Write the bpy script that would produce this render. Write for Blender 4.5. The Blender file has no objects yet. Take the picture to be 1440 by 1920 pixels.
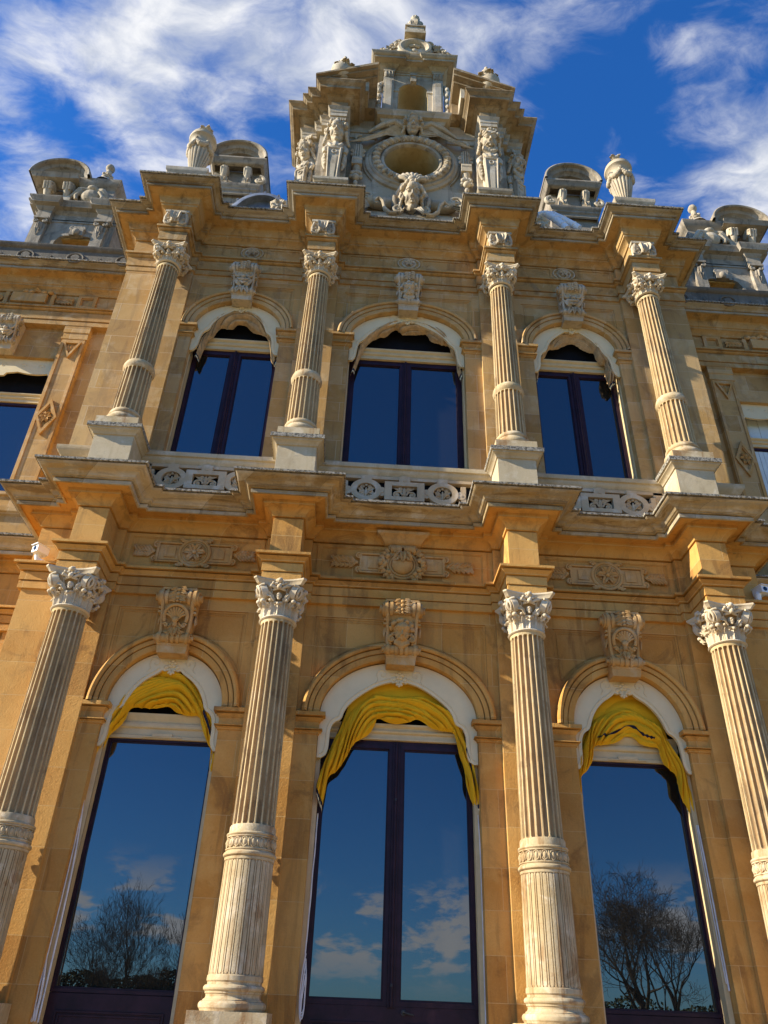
import bpy, math, random
from mathutils import Vector, Matrix, noise
from mathutils.geometry import tessellate_polygon
R = math.radians
PI = math.pi
S = bpy.context.scene
COL = S.collection
random.seed(7)

# ------------------------------------------------------------------ camera
cam_d = bpy.data.cameras.new('camera')
cam_d.sensor_fit = 'VERTICAL'
cam_d.sensor_height = 36.0
cam_d.lens = 1443.0 / 1920.0 * 36.0
cam_d.clip_end = 4000
cam = bpy.data.objects.new('camera', cam_d)
COL.objects.link(cam)
PIT, ROL, YAW = 0.58748, 0.03903, 0.03311
f0 = Vector((math.sin(YAW), math.cos(YAW), 0)); r0 = Vector((math.cos(YAW), -math.sin(YAW), 0)); u0 = Vector((0, 0, 1))
fw = f0 * math.cos(PIT) + u0 * math.sin(PIT)
up = -f0 * math.sin(PIT) + u0 * math.cos(PIT)
rt = r0 * math.cos(ROL) + up * math.sin(ROL)
up2 = -r0 * math.sin(ROL) + up * math.cos(ROL)
m3 = Matrix((rt, up2, -fw)).transposed()
cam.matrix_world = Matrix.Translation((-0.6363, -9.596, 1.6)) @ m3.to_4x4()
S.camera = cam

# ------------------------------------------------------------------ light
SUN_DIR = Vector((1.0, 0.21, -0.51)).normalized()          # the way the light travels
sun_d = bpy.data.lights.new('sun', 'SUN')
sun_d.energy = 5.0
sun_d.angle = R(0.5)
sun_d.color = (1.0, 0.93, 0.80)
sun = bpy.data.objects.new('sun', sun_d)
COL.objects.link(sun)
sun.rotation_euler = SUN_DIR.to_track_quat('-Z', 'Y').to_euler()
sun.location = (-30, -10, 20)
S.view_settings.view_transform = 'Standard'
S.view_settings.look = 'None'
S.view_settings.exposure = 1.0
S.view_settings.gamma = 1.0
S.view_settings.use_curve_mapping = False

W = bpy.data.worlds.new('World')
S.world = W
W.use_nodes = True


class N:
    """tiny node-tree helper"""
    def __init__(s, tree):
        s.t = tree
        tree.nodes.clear()

    def n(s, typ, ins=None, **kw):
        nd = s.t.nodes.new(typ)
        for k, v in kw.items():
            setattr(nd, k, v)
        for k, v in (ins or {}).items():
            sock = nd.inputs[k]
            if hasattr(v, 'is_linked') or isinstance(v, bpy.types.NodeSocket):
                s.t.links.new(v, sock)
            else:
                if isinstance(v, tuple) and len(v) == 3 and sock.type == 'RGBA':
                    v = (*v, 1)
                sock.default_value = v
        return nd

    def math(s, op, a, b=0.0, c=0.0, clamp=False):
        nd = s.n('ShaderNodeMath', {0: a, 1: b, 2: c}, operation=op, use_clamp=clamp)
        return nd.outputs[0]

    def vmath(s, op, a, b=(0, 0, 0)):
        nd = s.n('ShaderNodeVectorMath', {0: a, 1: b}, operation=op)
        return nd.outputs[0]

    def mix(s, f, a, b, blend='MIX'):
        nd = s.t.nodes.new('ShaderNodeMix')
        nd.data_type = 'RGBA'
        nd.blend_type = blend
        nd.clamp_factor = True
        for i, v in ((0, f), (6, a), (7, b)):
            if isinstance(v, bpy.types.NodeSocket):
                s.t.links.new(v, nd.inputs[i])
            else:
                if isinstance(v, tuple) and len(v) == 3:
                    v = (*v, 1)
                nd.inputs[i].default_value = v
        return nd.outputs[2]

    def noise(s, vec, scale, detail=4, rough=0.55, dist=0.0):
        nd = s.n('ShaderNodeTexNoise', {'Vector': vec, 'Scale': scale, 'Detail': detail, 'Roughness': rough, 'Distortion': dist})
        return nd.outputs[0]

    def ramp(s, v, lo, hi, a=0.0, b=1.0):
        nd = s.n('ShaderNodeMapRange', {0: v, 1: lo, 2: hi, 3: a, 4: b}, interpolation_type='SMOOTHSTEP')
        return nd.outputs[0]

    def mapping(s, vec, scale):
        return s.n('ShaderNodeMapping', {'Vector': vec, 'Scale': scale}).outputs[0]


w = N(W.node_tree)
sky = w.n('ShaderNodeTexSky', sky_type='NISHITA', sun_disc=False)
sky.sun_elevation = math.asin(-SUN_DIR.z)
sky.sun_rotation = math.atan2(-SUN_DIR.x, -SUN_DIR.y) % (2 * PI)
sky.air_density = 1.0
sky.dust_density = 0.3
sky.ozone_density = 2.2
gen = w.n('ShaderNodeTexCoord').outputs['Generated']
sep = w.n('ShaderNodeSeparateXYZ', {0: gen})
dx, dy, dz = sep.outputs
zc = w.math('MAXIMUM', dz, 0.04)
cx_ = w.math('DIVIDE', dx, zc)
cy_ = w.math('DIVIDE', dy, zc)
cvec = w.n('ShaderNodeCombineXYZ', {0: cx_, 1: cy_, 2: 0.0}).outputs[0]
# high streaky cloud: wispy, torn, sheared along one direction
st = w.n('ShaderNodeMapping', {'Vector': cvec, 'Rotation': (0, 0, R(-28)), 'Scale': (1.0, 1.75, 1.0), 'Location': (0.43, 1.17, 0.0)}).outputs[0]
warp = w.n('ShaderNodeTexNoise', {'Vector': st, 'Scale': 3.4, 'Detail': 3.0}).outputs[1]
st2 = w.vmath('ADD', st, w.vmath('MULTIPLY', w.vmath('SUBTRACT', warp, (0.5, 0.5, 0.5)), (0.22, 0.22, 0.0)))
n1 = w.noise(st2, 4.0, 8, 0.56, 0.30)
n2 = w.noise(st2, 15.0, 8, 0.68, 0.2)
nn = w.math('ADD', w.math('MULTIPLY', n1, 0.82), w.math('MULTIPLY', n2, 0.18))


def blob(px, py, rad, amt):
    """more cloud round a spot of the high cloud sheet (sheet coordinates)"""
    d = w.n('ShaderNodeVectorMath', {0: cvec, 1: (px, py, 0)}, operation='DISTANCE').outputs[1]
    return w.ramp(d, 0.0, rad, amt, 0.0)


bias = None
for b in ((-0.25, 0.47, 0.26, 0.17), (-0.04, 0.43, 0.12, 0.10), (-0.50, 0.72, 0.20, 0.13), (-0.46, 0.47, 0.10, 0.05), (0.56, 0.60, 0.20, 0.17), (0.36, 0.43, 0.12, 0.10), (0.18, 0.47, 0.07, 0.07), (0.30, 0.56, 0.05, 0.07), (0.22, 0.58, 0.20, -0.12), (-0.44, 0.57, 0.07, -0.06)):
    o_ = blob(*b)
    bias = o_ if bias is None else w.math('ADD', bias, o_)
nb = w.math('ADD', nn, bias)
front = w.ramp(dy, -0.10, 0.10)
hi = w.math('MULTIPLY', w.ramp(nb, 0.46, 0.72), front)
# low puffy bank over the park behind the viewer
lv = w.n('ShaderNodeCombineXYZ', {0: w.math('MULTIPLY', dx, 7.5), 1: w.math('MULTIPLY', dz, 19.0), 2: w.math('MULTIPLY', dy, 2.0)}).outputs[0]
ln = w.noise(lv, 1.35, 8, 0.60, 0.15)
band = w.math('MULTIPLY', w.ramp(dz, 0.02, 0.07), w.ramp(dz, 0.17, 0.10))
low = w.math('MULTIPLY', w.math('MULTIPLY', w.ramp(ln, 0.50, 0.585), band), w.ramp(dy, 0.05, -0.15))
shade = w.mix(w.ramp(w.noise(st2, 8.0, 6, 0.6), 0.35, 0.68), (5.2, 5.7, 6.8), (9.6, 9.6, 9.6))
col = w.mix(w.math('MULTIPLY', hi, 0.95), w.n('ShaderNodeHueSaturation', {'Color': w.mix(1.0, sky.outputs[0], (0.66, 1.30, 2.25), 'MULTIPLY'), 'Saturation': 1.05, 'Value': 1.0}).outputs[0], shade)
col = w.mix(w.math('MULTIPLY', low, 0.85), col, (10.5, 10.6, 10.8))
bg = w.n('ShaderNodeBackground', {'Color': col, 'Strength': 0.054})
w.n('ShaderNodeOutputWorld', {'Surface': bg.outputs[0]})

# ------------------------------------------------------------------ materials
MAT = {}


def new_mat(name):
    m = bpy.data.materials.new(name)
    m.use_nodes = True
    MAT[name] = m
    return m, N(m.node_tree)


def stone(name, c1, c2, stain, pale, stain_amt=0.6, pale_amt=0.5, block=None, joint=(0.6, 0.48, 0.3), rough=0.85,
          bump=0.35, lichen=0.0, streak=0.4, hs=0.0, fine=1.0, bevel=0.008, bscale=1.0):
    m, k = new_mat(name)
    pos = k.n('ShaderNodeNewGeometry').outputs['Position']
    nrm = k.n('ShaderNodeNewGeometry').outputs['Normal']
    big = k.noise(pos, 0.75 * bscale, 5, 0.6, 0.4)
    med = k.noise(pos, 3.1 * bscale, 6, 0.62, 0.3)
    fin = k.noise(pos, 46.0, 5, 0.7)
    c = k.mix(k.ramp(big, 0.36, 0.64), c1, c2)
    c = k.mix(k.math('MULTIPLY', k.ramp(med, 0.50, 0.66), pale_amt), c, pale)
    stv = k.mapping(pos, (5.5, 5.5, 0.55))
    stn = k.noise(stv, 1.0, 6, 0.65, 0.5)
    c = k.mix(k.math('MULTIPLY', k.ramp(stn, 0.52, 0.66), streak * 0.8), c, stain)
    blot = k.noise(pos, 1.7 * bscale, 7, 0.68, 0.8)
    c = k.mix(k.math('MULTIPLY', k.ramp(blot, 0.52, 0.66), stain_amt * 0.8), c, stain)
    if hs:
        hz = k.noise(k.mapping(pos, (1.1, 1.1, 17.0)), 1.0, 7, 0.68, 0.6)
        c = k.mix(k.math('MULTIPLY', k.ramp(hz, 0.50, 0.60), hs), c, (0.33, 0.30, 0.24))
        c = k.mix(k.math('MULTIPLY', k.ramp(hz, 0.47, 0.38), hs), c, (0.17, 0.105, 0.045))
    hgt = k.math('ADD', k.math('MULTIPLY', fin, 0.55), k.math('MULTIPLY', med, 0.8))
    if block:
        bw, bh, off = block
        sx = k.n('ShaderNodeSeparateXYZ', {0: pos})
        bx = k.math('ADD', sx.outputs[0], k.math('MULTIPLY', sx.outputs[1], 1.0))
        bv = k.n('ShaderNodeCombineXYZ', {0: k.math('ADD', bx, off), 1: sx.outputs[2], 2: 0.0}).outputs[0]
        bt = k.n('ShaderNodeTexBrick', {'Vector': bv, 'Color1': (0, 0, 0), 'Color2': (1, 1, 1), 'Mortar': (0.5, 0.5, 0.5), 'Scale': 1.0,
                                        'Mortar Size': 0.004, 'Mortar Smooth': 0.2, 'Brick Width': bw, 'Row Height': bh})
        val = k.n('ShaderNodeSeparateColor', {0: bt.outputs[0]}).outputs[0]
        c = k.mix(k.math('MULTIPLY', k.ramp(val, 0.35, 1.0), 0.75), c, k.mix(0.5, c, pale))
        c = k.mix(k.math('MULTIPLY', k.ramp(val, 0.45, 0.0), 0.6), c, k.mix(0.55, c, stain))
        c = k.mix(k.math('MULTIPLY', bt.outputs[1], 0.65), c, joint)
        hgt = k.math('SUBTRACT', hgt, k.math('MULTIPLY', bt.outputs[1], 0.55))
    c = k.mix(k.math('MULTIPLY', k.ramp(fin, 0.50, 0.72), 0.28 * fine), c, k.mix(0.5, c, stain))
    c = k.mix(k.math('MULTIPLY', k.ramp(fin, 0.48, 0.28), 0.22 * fine), c, pale)
    if lichen > 0:
        sz = k.n('ShaderNodeSeparateXYZ', {0: nrm}).outputs[2]
        lf = k.math('MULTIPLY', k.ramp(sz, 0.35, 0.8), lichen)
        ln_ = k.noise(pos, 14.0, 8, 0.75)
        c = k.mix(k.math('MULTIPLY', lf, 0.85), c, k.mix(k.ramp(ln_, 0.44, 0.56), (0.10, 0.095, 0.08), (0.50, 0.47, 0.40)))
        ed = k.noise(pos, 5.0, 8, 0.8)
        c = k.mix(k.math('MULTIPLY', k.ramp(ed, 0.60, 0.70), 0.55 * lichen), c, (0.13, 0.11, 0.08))
    bmp = k.n('ShaderNodeBump', {'Strength': bump, 'Distance': 0.02, 'Height': hgt})
    if bevel:
        bv_ = k.n('ShaderNodeBevel', {'Radius': bevel}, samples=3)
        k.t.links.new(bv_.outputs[0], bmp.inputs['Normal'])
    b = k.n('ShaderNodeBsdfPrincipled', {'Base Color': c, 'Roughness': rough, 'Specular IOR Level': 0.25, 'Normal': bmp.outputs[0]})
    k.n('ShaderNodeOutputMaterial', {0: b.outputs[0]})
    return m


stone('stone_ochre', (0.52, 0.245, 0.048), (0.60, 0.32, 0.085), (0.22, 0.105, 0.03), (0.66, 0.39, 0.115), block=(1.35, 0.46, 0.3), joint=(0.64, 0.44, 0.19), pale_amt=0.4, stain_amt=0.75, streak=0.65, bump=0.55)
stone('stone_carved_ochre', (0.48, 0.26, 0.075), (0.55, 0.33, 0.125), (0.20, 0.125, 0.06), (0.60, 0.46, 0.28), bump=0.35, stain_amt=0.5, bevel=0.004)
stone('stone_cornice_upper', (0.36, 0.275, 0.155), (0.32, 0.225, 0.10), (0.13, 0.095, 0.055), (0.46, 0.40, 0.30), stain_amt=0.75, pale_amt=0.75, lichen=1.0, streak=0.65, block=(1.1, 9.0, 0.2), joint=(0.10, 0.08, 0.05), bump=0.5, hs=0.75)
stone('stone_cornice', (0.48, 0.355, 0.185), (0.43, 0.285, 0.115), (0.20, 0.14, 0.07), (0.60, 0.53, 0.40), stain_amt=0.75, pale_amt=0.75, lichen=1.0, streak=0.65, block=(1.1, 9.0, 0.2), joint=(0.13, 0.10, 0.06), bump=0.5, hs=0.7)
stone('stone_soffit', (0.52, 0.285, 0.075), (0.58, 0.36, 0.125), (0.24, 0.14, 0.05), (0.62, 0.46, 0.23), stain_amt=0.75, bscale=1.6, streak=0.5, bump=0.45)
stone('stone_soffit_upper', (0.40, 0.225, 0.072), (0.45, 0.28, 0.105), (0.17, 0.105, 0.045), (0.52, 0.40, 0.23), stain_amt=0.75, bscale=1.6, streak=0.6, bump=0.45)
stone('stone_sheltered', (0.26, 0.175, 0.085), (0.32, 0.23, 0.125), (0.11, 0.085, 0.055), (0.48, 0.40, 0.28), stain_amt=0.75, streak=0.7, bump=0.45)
stone('stone_upper', (0.45, 0.25, 0.07), (0.50, 0.305, 0.105), (0.20, 0.115, 0.05), (0.56, 0.41, 0.22), block=(1.2, 0.42, 0.1), joint=(0.60, 0.48, 0.32), pale_amt=0.5, stain_amt=0.55, streak=0.5, bump=0.5)
stone('stone_shaft', (0.50, 0.345, 0.15), (0.58, 0.43, 0.215), (0.185, 0.115, 0.055), (0.64, 0.51, 0.31), stain_amt=0.65, pale_amt=0.55, streak=0.8, bump=0.35, bscale=1.4, bevel=0.004)
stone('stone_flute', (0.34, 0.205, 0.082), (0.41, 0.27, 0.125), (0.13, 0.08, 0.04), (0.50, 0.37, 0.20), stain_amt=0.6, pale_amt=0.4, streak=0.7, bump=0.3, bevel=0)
stone('plaster_khaki', (0.40, 0.285, 0.115), (0.46, 0.345, 0.16), (0.24, 0.165, 0.07), (0.54, 0.43, 0.24), stain_amt=0.5, bump=0.3)
stone('stone_cream', (0.44, 0.315, 0.15), (0.51, 0.39, 0.22), (0.27, 0.13, 0.04), (0.68, 0.55, 0.36), stain_amt=0.8, pale_amt=0.7, streak=0.9, bump=0.35, bscale=1.5, bevel=0.005)
stone('stone_capital', (0.56, 0.44, 0.27), (0.63, 0.52, 0.35), (0.29, 0.215, 0.125), (0.72, 0.63, 0.48), stain_amt=0.5, streak=0.4, bump=0.3, bevel=0.003)
stone('stone_pedestal', (0.48, 0.37, 0.21), (0.54, 0.43, 0.27), (0.33, 0.235, 0.12), (0.70, 0.61, 0.45), stain_amt=0.45, lichen=1.0, bump=0.35)
stone('stone_grey', (0.37, 0.295, 0.185), (0.44, 0.36, 0.24), (0.17, 0.135, 0.09), (0.58, 0.51, 0.40), stain_amt=0.7, lichen=0.8, streak=0.75, block=(1.0, 0.45, 0.0), joint=(0.22, 0.18, 0.12), bump=0.45)
stone('stone_carved_grey', (0.44, 0.35, 0.225), (0.51, 0.42, 0.285), (0.17, 0.135, 0.09), (0.62, 0.56, 0.45), stain_amt=0.65, lichen=0.5, streak=0.6, bump=0.4, bevel=0.003)
stone('stone_dark', (0.28, 0.225, 0.155), (0.34, 0.28, 0.20), (0.10, 0.085, 0.062), (0.46, 0.405, 0.32), stain_amt=0.75, lichen=0.9, streak=0.8, bump=0.5)
stone('stone_balustrade', (0.48, 0.345, 0.20), (0.54, 0.40, 0.245), (0.30, 0.215, 0.13), (0.66, 0.58, 0.46), stain_amt=0.45, lichen=0.3, bump=0.3, bevel=0.003)

stone('stone_black', (0.13, 0.11, 0.08), (0.18, 0.15, 0.11), (0.06, 0.05, 0.04), (0.32, 0.29, 0.23), stain_amt=0.6, lichen=0.8, streak=0.5, bump=0.5)
m_, k = new_mat('lichen_edge')
pos = k.n('ShaderNodeNewGeometry').outputs['Position']
a_ = k.noise(pos, 26.0, 6, 0.7)
b_ = k.noise(pos, 9.0, 6, 0.75)
c_ = k.mix(k.ramp(a_, 0.40, 0.58), (0.085, 0.075, 0.058), (0.36, 0.32, 0.25))
c_ = k.mix(k.math('MULTIPLY', k.ramp(b_, 0.55, 0.64), 0.7), c_, (0.30, 0.22, 0.10))
c_ = k.mix(k.ramp(k.noise(pos, 40.0, 4, 0.7), 0.60, 0.68), c_, (0.56, 0.53, 0.46))
bm_ = k.n('ShaderNodeBump', {'Strength': 0.8, 'Distance': 0.02, 'Height': a_})
q_ = k.n('ShaderNodeBsdfPrincipled', {'Base Color': c_, 'Roughness': 0.95, 'Specular IOR Level': 0.15, 'Normal': bm_.outputs[0]})
k.n('ShaderNodeOutputMaterial', {0: q_.outputs[0]})


def simple(name, col, rough=0.5, spec=0.5, metal=0.0, var=0.15, vscale=6.0, bump=0.0, bscale=30.0, bevel=0.004, coat=0.0):
    m, k = new_mat(name)
    pos = k.n('ShaderNodeNewGeometry').outputs['Position']
    nz = k.noise(pos, vscale, 5, 0.65)
    dark = tuple(x * (1 - var) for x in col)
    lite = tuple(min(1, x * (1 + var)) for x in col)
    c = k.mix(k.ramp(nz, 0.3, 0.7), dark, lite)
    ins = {'Base Color': c, 'Roughness': rough, 'Specular IOR Level': spec, 'Metallic': metal, 'Coat Weight': coat}
    prev = None
    if bevel:
        prev = k.n('ShaderNodeBevel', {'Radius': bevel}, samples=2).outputs[0]
    if bump:
        d = {'Strength': bump, 'Distance': 0.01, 'Height': k.noise(pos, bscale, 5, 0.65)}
        if prev:
            d['Normal'] = prev
        prev = k.n('ShaderNodeBump', d).outputs[0]
    if prev:
        ins['Normal'] = prev
    b = k.n('ShaderNodeBsdfPrincipled', ins)
    k.n('ShaderNodeOutputMaterial', {0: b.outputs[0]})
    return m


simple('white_paint', (0.72, 0.58, 0.33), 0.55, 0.3, var=0.05, vscale=3, bump=0.08, bscale=12)
simple('cream_paint', (0.62, 0.47, 0.24), 0.5, 0.35, var=0.08, vscale=5, bump=0.08)
simple('aubergine_paint', (0.026, 0.010, 0.016), 0.42, 0.22, var=0.3)
simple('yellow_canvas', (0.78, 0.42, 0.014), 0.8, 0.15, var=0.05, vscale=5, bump=0.12, bscale=90, bevel=0)
simple('tan_canvas', (0.46, 0.30, 0.14), 0.85, 0.15, var=0.25, vscale=8, bump=0.15, bscale=90, bevel=0)
simple('navy_tape', (0.012, 0.013, 0.035), 0.7, 0.2, bevel=0)
simple('pale_tape', (0.75, 0.66, 0.40), 0.7, 0.2, bevel=0)
simple('white_cord', (0.70, 0.68, 0.64), 0.7, 0.2, bevel=0)
simple('black_iron', (0.02, 0.02, 0.022), 0.4, 0.5)
simple('white_plastic', (0.78, 0.78, 0.76), 0.35, 0.5, var=0.04)
simple('dark_glass_dot', (0.01, 0.01, 0.012), 0.1, 0.6)
simple('pipe_white', (0.74, 0.76, 0.78), 0.4, 0.5, var=0.08)
simple('lead', (0.20, 0.22, 0.25), 0.45, 0.5, metal=0.4, var=0.25)
simple('shade_black', (0.010, 0.010, 0.012), 0.9, 0.1)  # near-black colour that paints in the shade of recesses and unlit rooms
simple('bark', (0.060, 0.048, 0.036), 0.9, 0.2, var=0.35, vscale=3, bevel=0)
simple('leafage', (0.05, 0.06, 0.025), 0.8, 0.2, var=0.5, vscale=1.0, bevel=0)
simple('grass', (0.09, 0.12, 0.035), 0.9, 0.2, var=0.4, vscale=0.4, bump=0.4, bevel=0)
simple('gravel', (0.36, 0.25, 0.125), 0.9, 0.2, var=0.25, vscale=14, bump=0.5, bscale=60, bevel=0)
simple('window_blind', (0.62, 0.66, 0.62), 0.6, 0.3, var=0.06)

m_, k = new_mat('window_glass')
pos = k.n('ShaderNodeNewGeometry').outputs['Position']
bm_ = k.n('ShaderNodeBump', {'Strength': 0.03, 'Distance': 0.05, 'Height': k.noise(pos, 0.9, 3, 0.5)})
b_ = k.n('ShaderNodeBsdfPrincipled', {'Base Color': (0.016, 0.014, 0.010), 'Roughness': 0.0, 'IOR': 2.15, 'Normal': bm_.outputs[0]})
k.n('ShaderNodeOutputMaterial', {0: b_.outputs[0]})

# ------------------------------------------------------------------ mesh helpers
class M:
    """collects shapes; build() links them as ONE mesh object"""
    def __init__(s):
        s.v = []
        s.f = []
        s.mi = []
        s.cur = 0

    def add(s, v, f, mi=None):
        o = len(s.v)
        s.mi.extend(mi if mi is not None else [s.cur] * len(f))
        s.v.extend(v)
        s.f.extend(tuple(i + o for i in q) for q in f)

    def box(s, x0, x1, y0, y1, z0, z1):
        s.add([(x0, y0, z0), (x1, y0, z0), (x1, y1, z0), (x0, y1, z0), (x0, y0, z1), (x1, y0, z1), (x1, y1, z1), (x0, y1, z1)],
              [(0, 3, 2, 1), (4, 5, 6, 7), (0, 1, 5, 4), (1, 2, 6, 5), (2, 3, 7, 6), (3, 0, 4, 7)])

    def sweep(s, prof, plan, cap=True):
        """moulding: prof = [(out, z)], plan = [(x, y)] walked so that 'out' is to its right"""
        n = len(plan)
        nrm = []
        for i in range(n - 1):
            d = Vector((plan[i + 1][0] - plan[i][0], plan[i + 1][1] - plan[i][1])).normalized()
            nrm.append(Vector((d.y, -d.x)))
        off = []
        for i in range(n):
            if i == 0:
                off.append(nrm[0])
            elif i == n - 1:
                off.append(nrm[-1])
            else:
                a, b = nrm[i - 1], nrm[i]
                off.append((a + b) / max(0.2, 1 + a.dot(b)))
        v = []
        for i in range(n):
            for (o, z) in prof:
                v.append((plan[i][0] + off[i].x * o, plan[i][1] + off[i].y * o, z))
        m = len(prof)
        f = [(i * m + j, (i + 1) * m + j, (i + 1) * m + j + 1, i * m + j + 1) for i in range(n - 1) for j in range(m - 1)]
        if cap:
            f.append(tuple(range(m))[::-1])
            f.append(tuple((n - 1) * m + j for j in range(m)))
        s.add(v, f)

    def ring(s, prof, path):
        """moulding on an arch: prof = [(dr, y)]; path(dr) -> list of (x, z)"""
        cols = [path(dr) for dr, y in prof]
        n = len(cols[0])
        m = len(prof)
        v = [(cols[j][i][0], prof[j][1], cols[j][i][1]) for i in range(n) for j in range(m)]
        f = [(i * m + j, i * m + j + 1, (i + 1) * m + j + 1, (i + 1) * m + j) for i in range(n - 1) for j in range(m - 1)]
        s.add(v, f)

    def plate(s, outer, y0, y1, holes=()):
        """polygon in the xz plane with holes, front y0, back y1"""
        loops = [list(outer)] + [list(h) for h in holes]
        flat = [p for l in loops for p in l]
        tris = tessellate_polygon([[Vector((p[0], p[1], 0)) for p in l] for l in loops])
        n = len(flat)
        v = [(p[0], y0, p[1]) for p in flat] + [(p[0], y1, p[1]) for p in flat]
        f = [tuple(t) for t in tris] + [tuple(i + n for i in t)[::-1] for t in tris]
        o = 0
        for l in loops:
            k = len(l)
            for i in range(k):
                a, b = o + i, o + (i + 1) % k
                f.append((a, b, b + n, a + n))
            o += k
        s.add(v, f)

    def lathe(s, prof, cx=0, cy=0, seg=32, cap=False):
        m = len(prof)
        v = []
        for i in range(seg):
            a = 2 * PI * i / seg
            for r, z in prof:
                v.append((cx + r * math.cos(a), cy + r * math.sin(a), z))
        f = [(i * m + j, ((i + 1) % seg) * m + j, ((i + 1) % seg) * m + j + 1, i * m + j + 1) for i in range(seg) for j in range(m - 1)]
        if cap:
            f.append(tuple(i * m for i in range(seg))[::-1])
            f.append(tuple(i * m + m - 1 for i in range(seg)))
        s.add(v, f)

    def tube(s, pts, rad, seg=8, flat=1.0):
        pts = [Vector(p) for p in pts]
        n = len(pts)
        if not isinstance(rad, (list, tuple)):
            rad = [rad] * n
        t0 = (pts[1] - pts[0]).normalized()
        ref = Vector((0, 1, 0)) if abs(t0.y) < 0.9 else Vector((1, 0, 0))
        u = (ref - t0 * ref.dot(t0)).normalized()
        v = []
        for i in range(n):
            t = (pts[min(i + 1, n - 1)] - pts[max(i - 1, 0)])
            t = t.normalized() if t.length > 1e-9 else t0
            u = u - t * u.dot(t)
            u = u.normalized() if u.length > 1e-6 else t.orthogonal().normalized()
            b = t.cross(u)
            for k in range(seg):
                a = 2 * PI * k / seg
                p = pts[i] + (u * math.cos(a) * flat + b * math.sin(a)) * rad[i]
                v.append(tuple(p))
        f = [(i * seg + k, i * seg + (k + 1) % seg, (i + 1) * seg + (k + 1) % seg, (i + 1) * seg + k) for i in range(n - 1) for k in range(seg)]
        f.append(tuple(range(seg))[::-1])
        f.append(tuple((n - 1) * seg + k for k in range(seg)))
        s.add(v, f)

    def ell(s, c, r, rot=None, seg=12, rings=8):
        if not isinstance(r, (tuple, list)):
            r = (r, r, r)
        rm = rot.to_matrix() if rot is not None and hasattr(rot, 'to_matrix') else rot
        c = Vector(c)
        v = []
        for j in range(1, rings):
            th = PI * j / rings
            for i in range(seg):
                a = 2 * PI * i / seg
                p = Vector((r[0] * math.sin(th) * math.cos(a), r[1] * math.sin(th) * math.sin(a), r[2] * math.cos(th)))
                if rm:
                    p = rm @ p
                v.append(tuple(c + p))
        top = Vector((0, 0, r[2])); bot = Vector((0, 0, -r[2]))
        if rm:
            top = rm @ top; bot = rm @ bot
        v.append(tuple(c + top)); v.append(tuple(c + bot))
        a, b = len(v) - 2, len(v) - 1
        f = []
        for j in range(rings - 2):
            for i in range(seg):
                f.append((j * seg + i, (j + 1) * seg + i, (j + 1) * seg + (i + 1) % seg, j * seg + (i + 1) % seg))
        for i in range(seg):
            f.append((a, i, (i + 1) % seg))
            f.append((b, (rings - 2) * seg + (i + 1) % seg, (rings - 2) * seg + i))
        s.add(v, f)

    def spiral(s, c, u, v, r, turns=2.0, tr=0.02, start=0.0, hand=1, seg=7, n=None, push=0.0, inner=0.12):
        """scroll: a tube winding in from radius r; u, v span its plane"""
        c = Vector(c); u = Vector(u).normalized(); v = Vector(v).normalized()
        nrm = u.cross(v)
        n = n or int(18 * turns)
        pts, rad = [], []
        for i in range(n + 1):
            t = i / n
            a = start + hand * 2 * PI * turns * t
            rr = r * ((1 - t) ** 1.15 * (1 - inner) + inner)
            pts.append(c + u * (rr * math.cos(a)) + v * (rr * math.sin(a)) + nrm * (push * t))
            rad.append(tr * (1 - 0.55 * t))
        s.tube(pts, rad, seg)
        s.ell(pts[-1], tr * 0.9, seg=8, rings=6)

    def disc(s, c, axis, r, th, seg=24, r2=None):
        """short drum with its axis along 'axis', centred on c"""
        c = Vector(c); a = Vector(axis).normalized()
        s.tube([c - a * th / 2, c + a * th / 2], [r, r2 if r2 is not None else r], seg)

    def leaf(s, pts, side, width, lobes=4, cup=0.25, th=0.012, nv=6, rib=0.25, notch=0.28):
        """carved leaf along a centre line; side = direction across it"""
        pts = [Vector(p) for p in pts]
        n = len(pts)
        side = Vector(side).normalized()
        F, B = [], []
        for i in range(n):
            t = i / (n - 1)
            tg = (pts[min(i + 1, n - 1)] - pts[max(i - 1, 0)]).normalized()
            sd = (side - tg * side.dot(tg)).normalized()
            nm = sd.cross(tg).normalized()
            w_ = width * (math.sin(PI * min(1, 0.18 + 0.82 * t)) ** 0.55 if t < 0.999 else 0.05)
            w_ *= (1 - notch) + notch * abs(math.cos(PI * lobes * t))
            for j in range(nv + 1):
                q = 2 * j / nv - 1
                h = -cup * w_ * q * q + rib * w_ * max(0, 1 - abs(q) * 3.2) + 0.10 * w_ * math.cos(q * PI * 3) * (1 - abs(q) * 0.3)
                p = pts[i] + sd * (w_ * q) + nm * h
                F.append(tuple(p)); B.append(tuple(p - nm * th))
        m = nv + 1
        N_ = len(F)
        f = []
        for i in range(n - 1):
            for j in range(nv):
                a = i * m + j
                f.append((a, a + 1, a + m + 1, a + m))
                f.append((N_ + a, N_ + a + m, N_ + a + m + 1, N_ + a + 1))
        for i in range(n - 1):
            for j in (0, nv):
                a = i * m + j
                f.append((a, a + m, N_ + a + m, N_ + a))
        for j in range(nv):
            a = (n - 1) * m + j
            f.append((a, a + 1, N_ + a + 1, N_ + a))
        s.add(F + B, f)

    def xform(s, mat):
        s.v = [tuple(mat @ Vector(p)) for p in s.v]
        return s

    def join(s, o, mat=None):
        v = o.v if mat is None else [tuple(mat @ Vector(p)) for p in o.v]
        s.add(v, o.f, list(o.mi))
        return s

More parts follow.
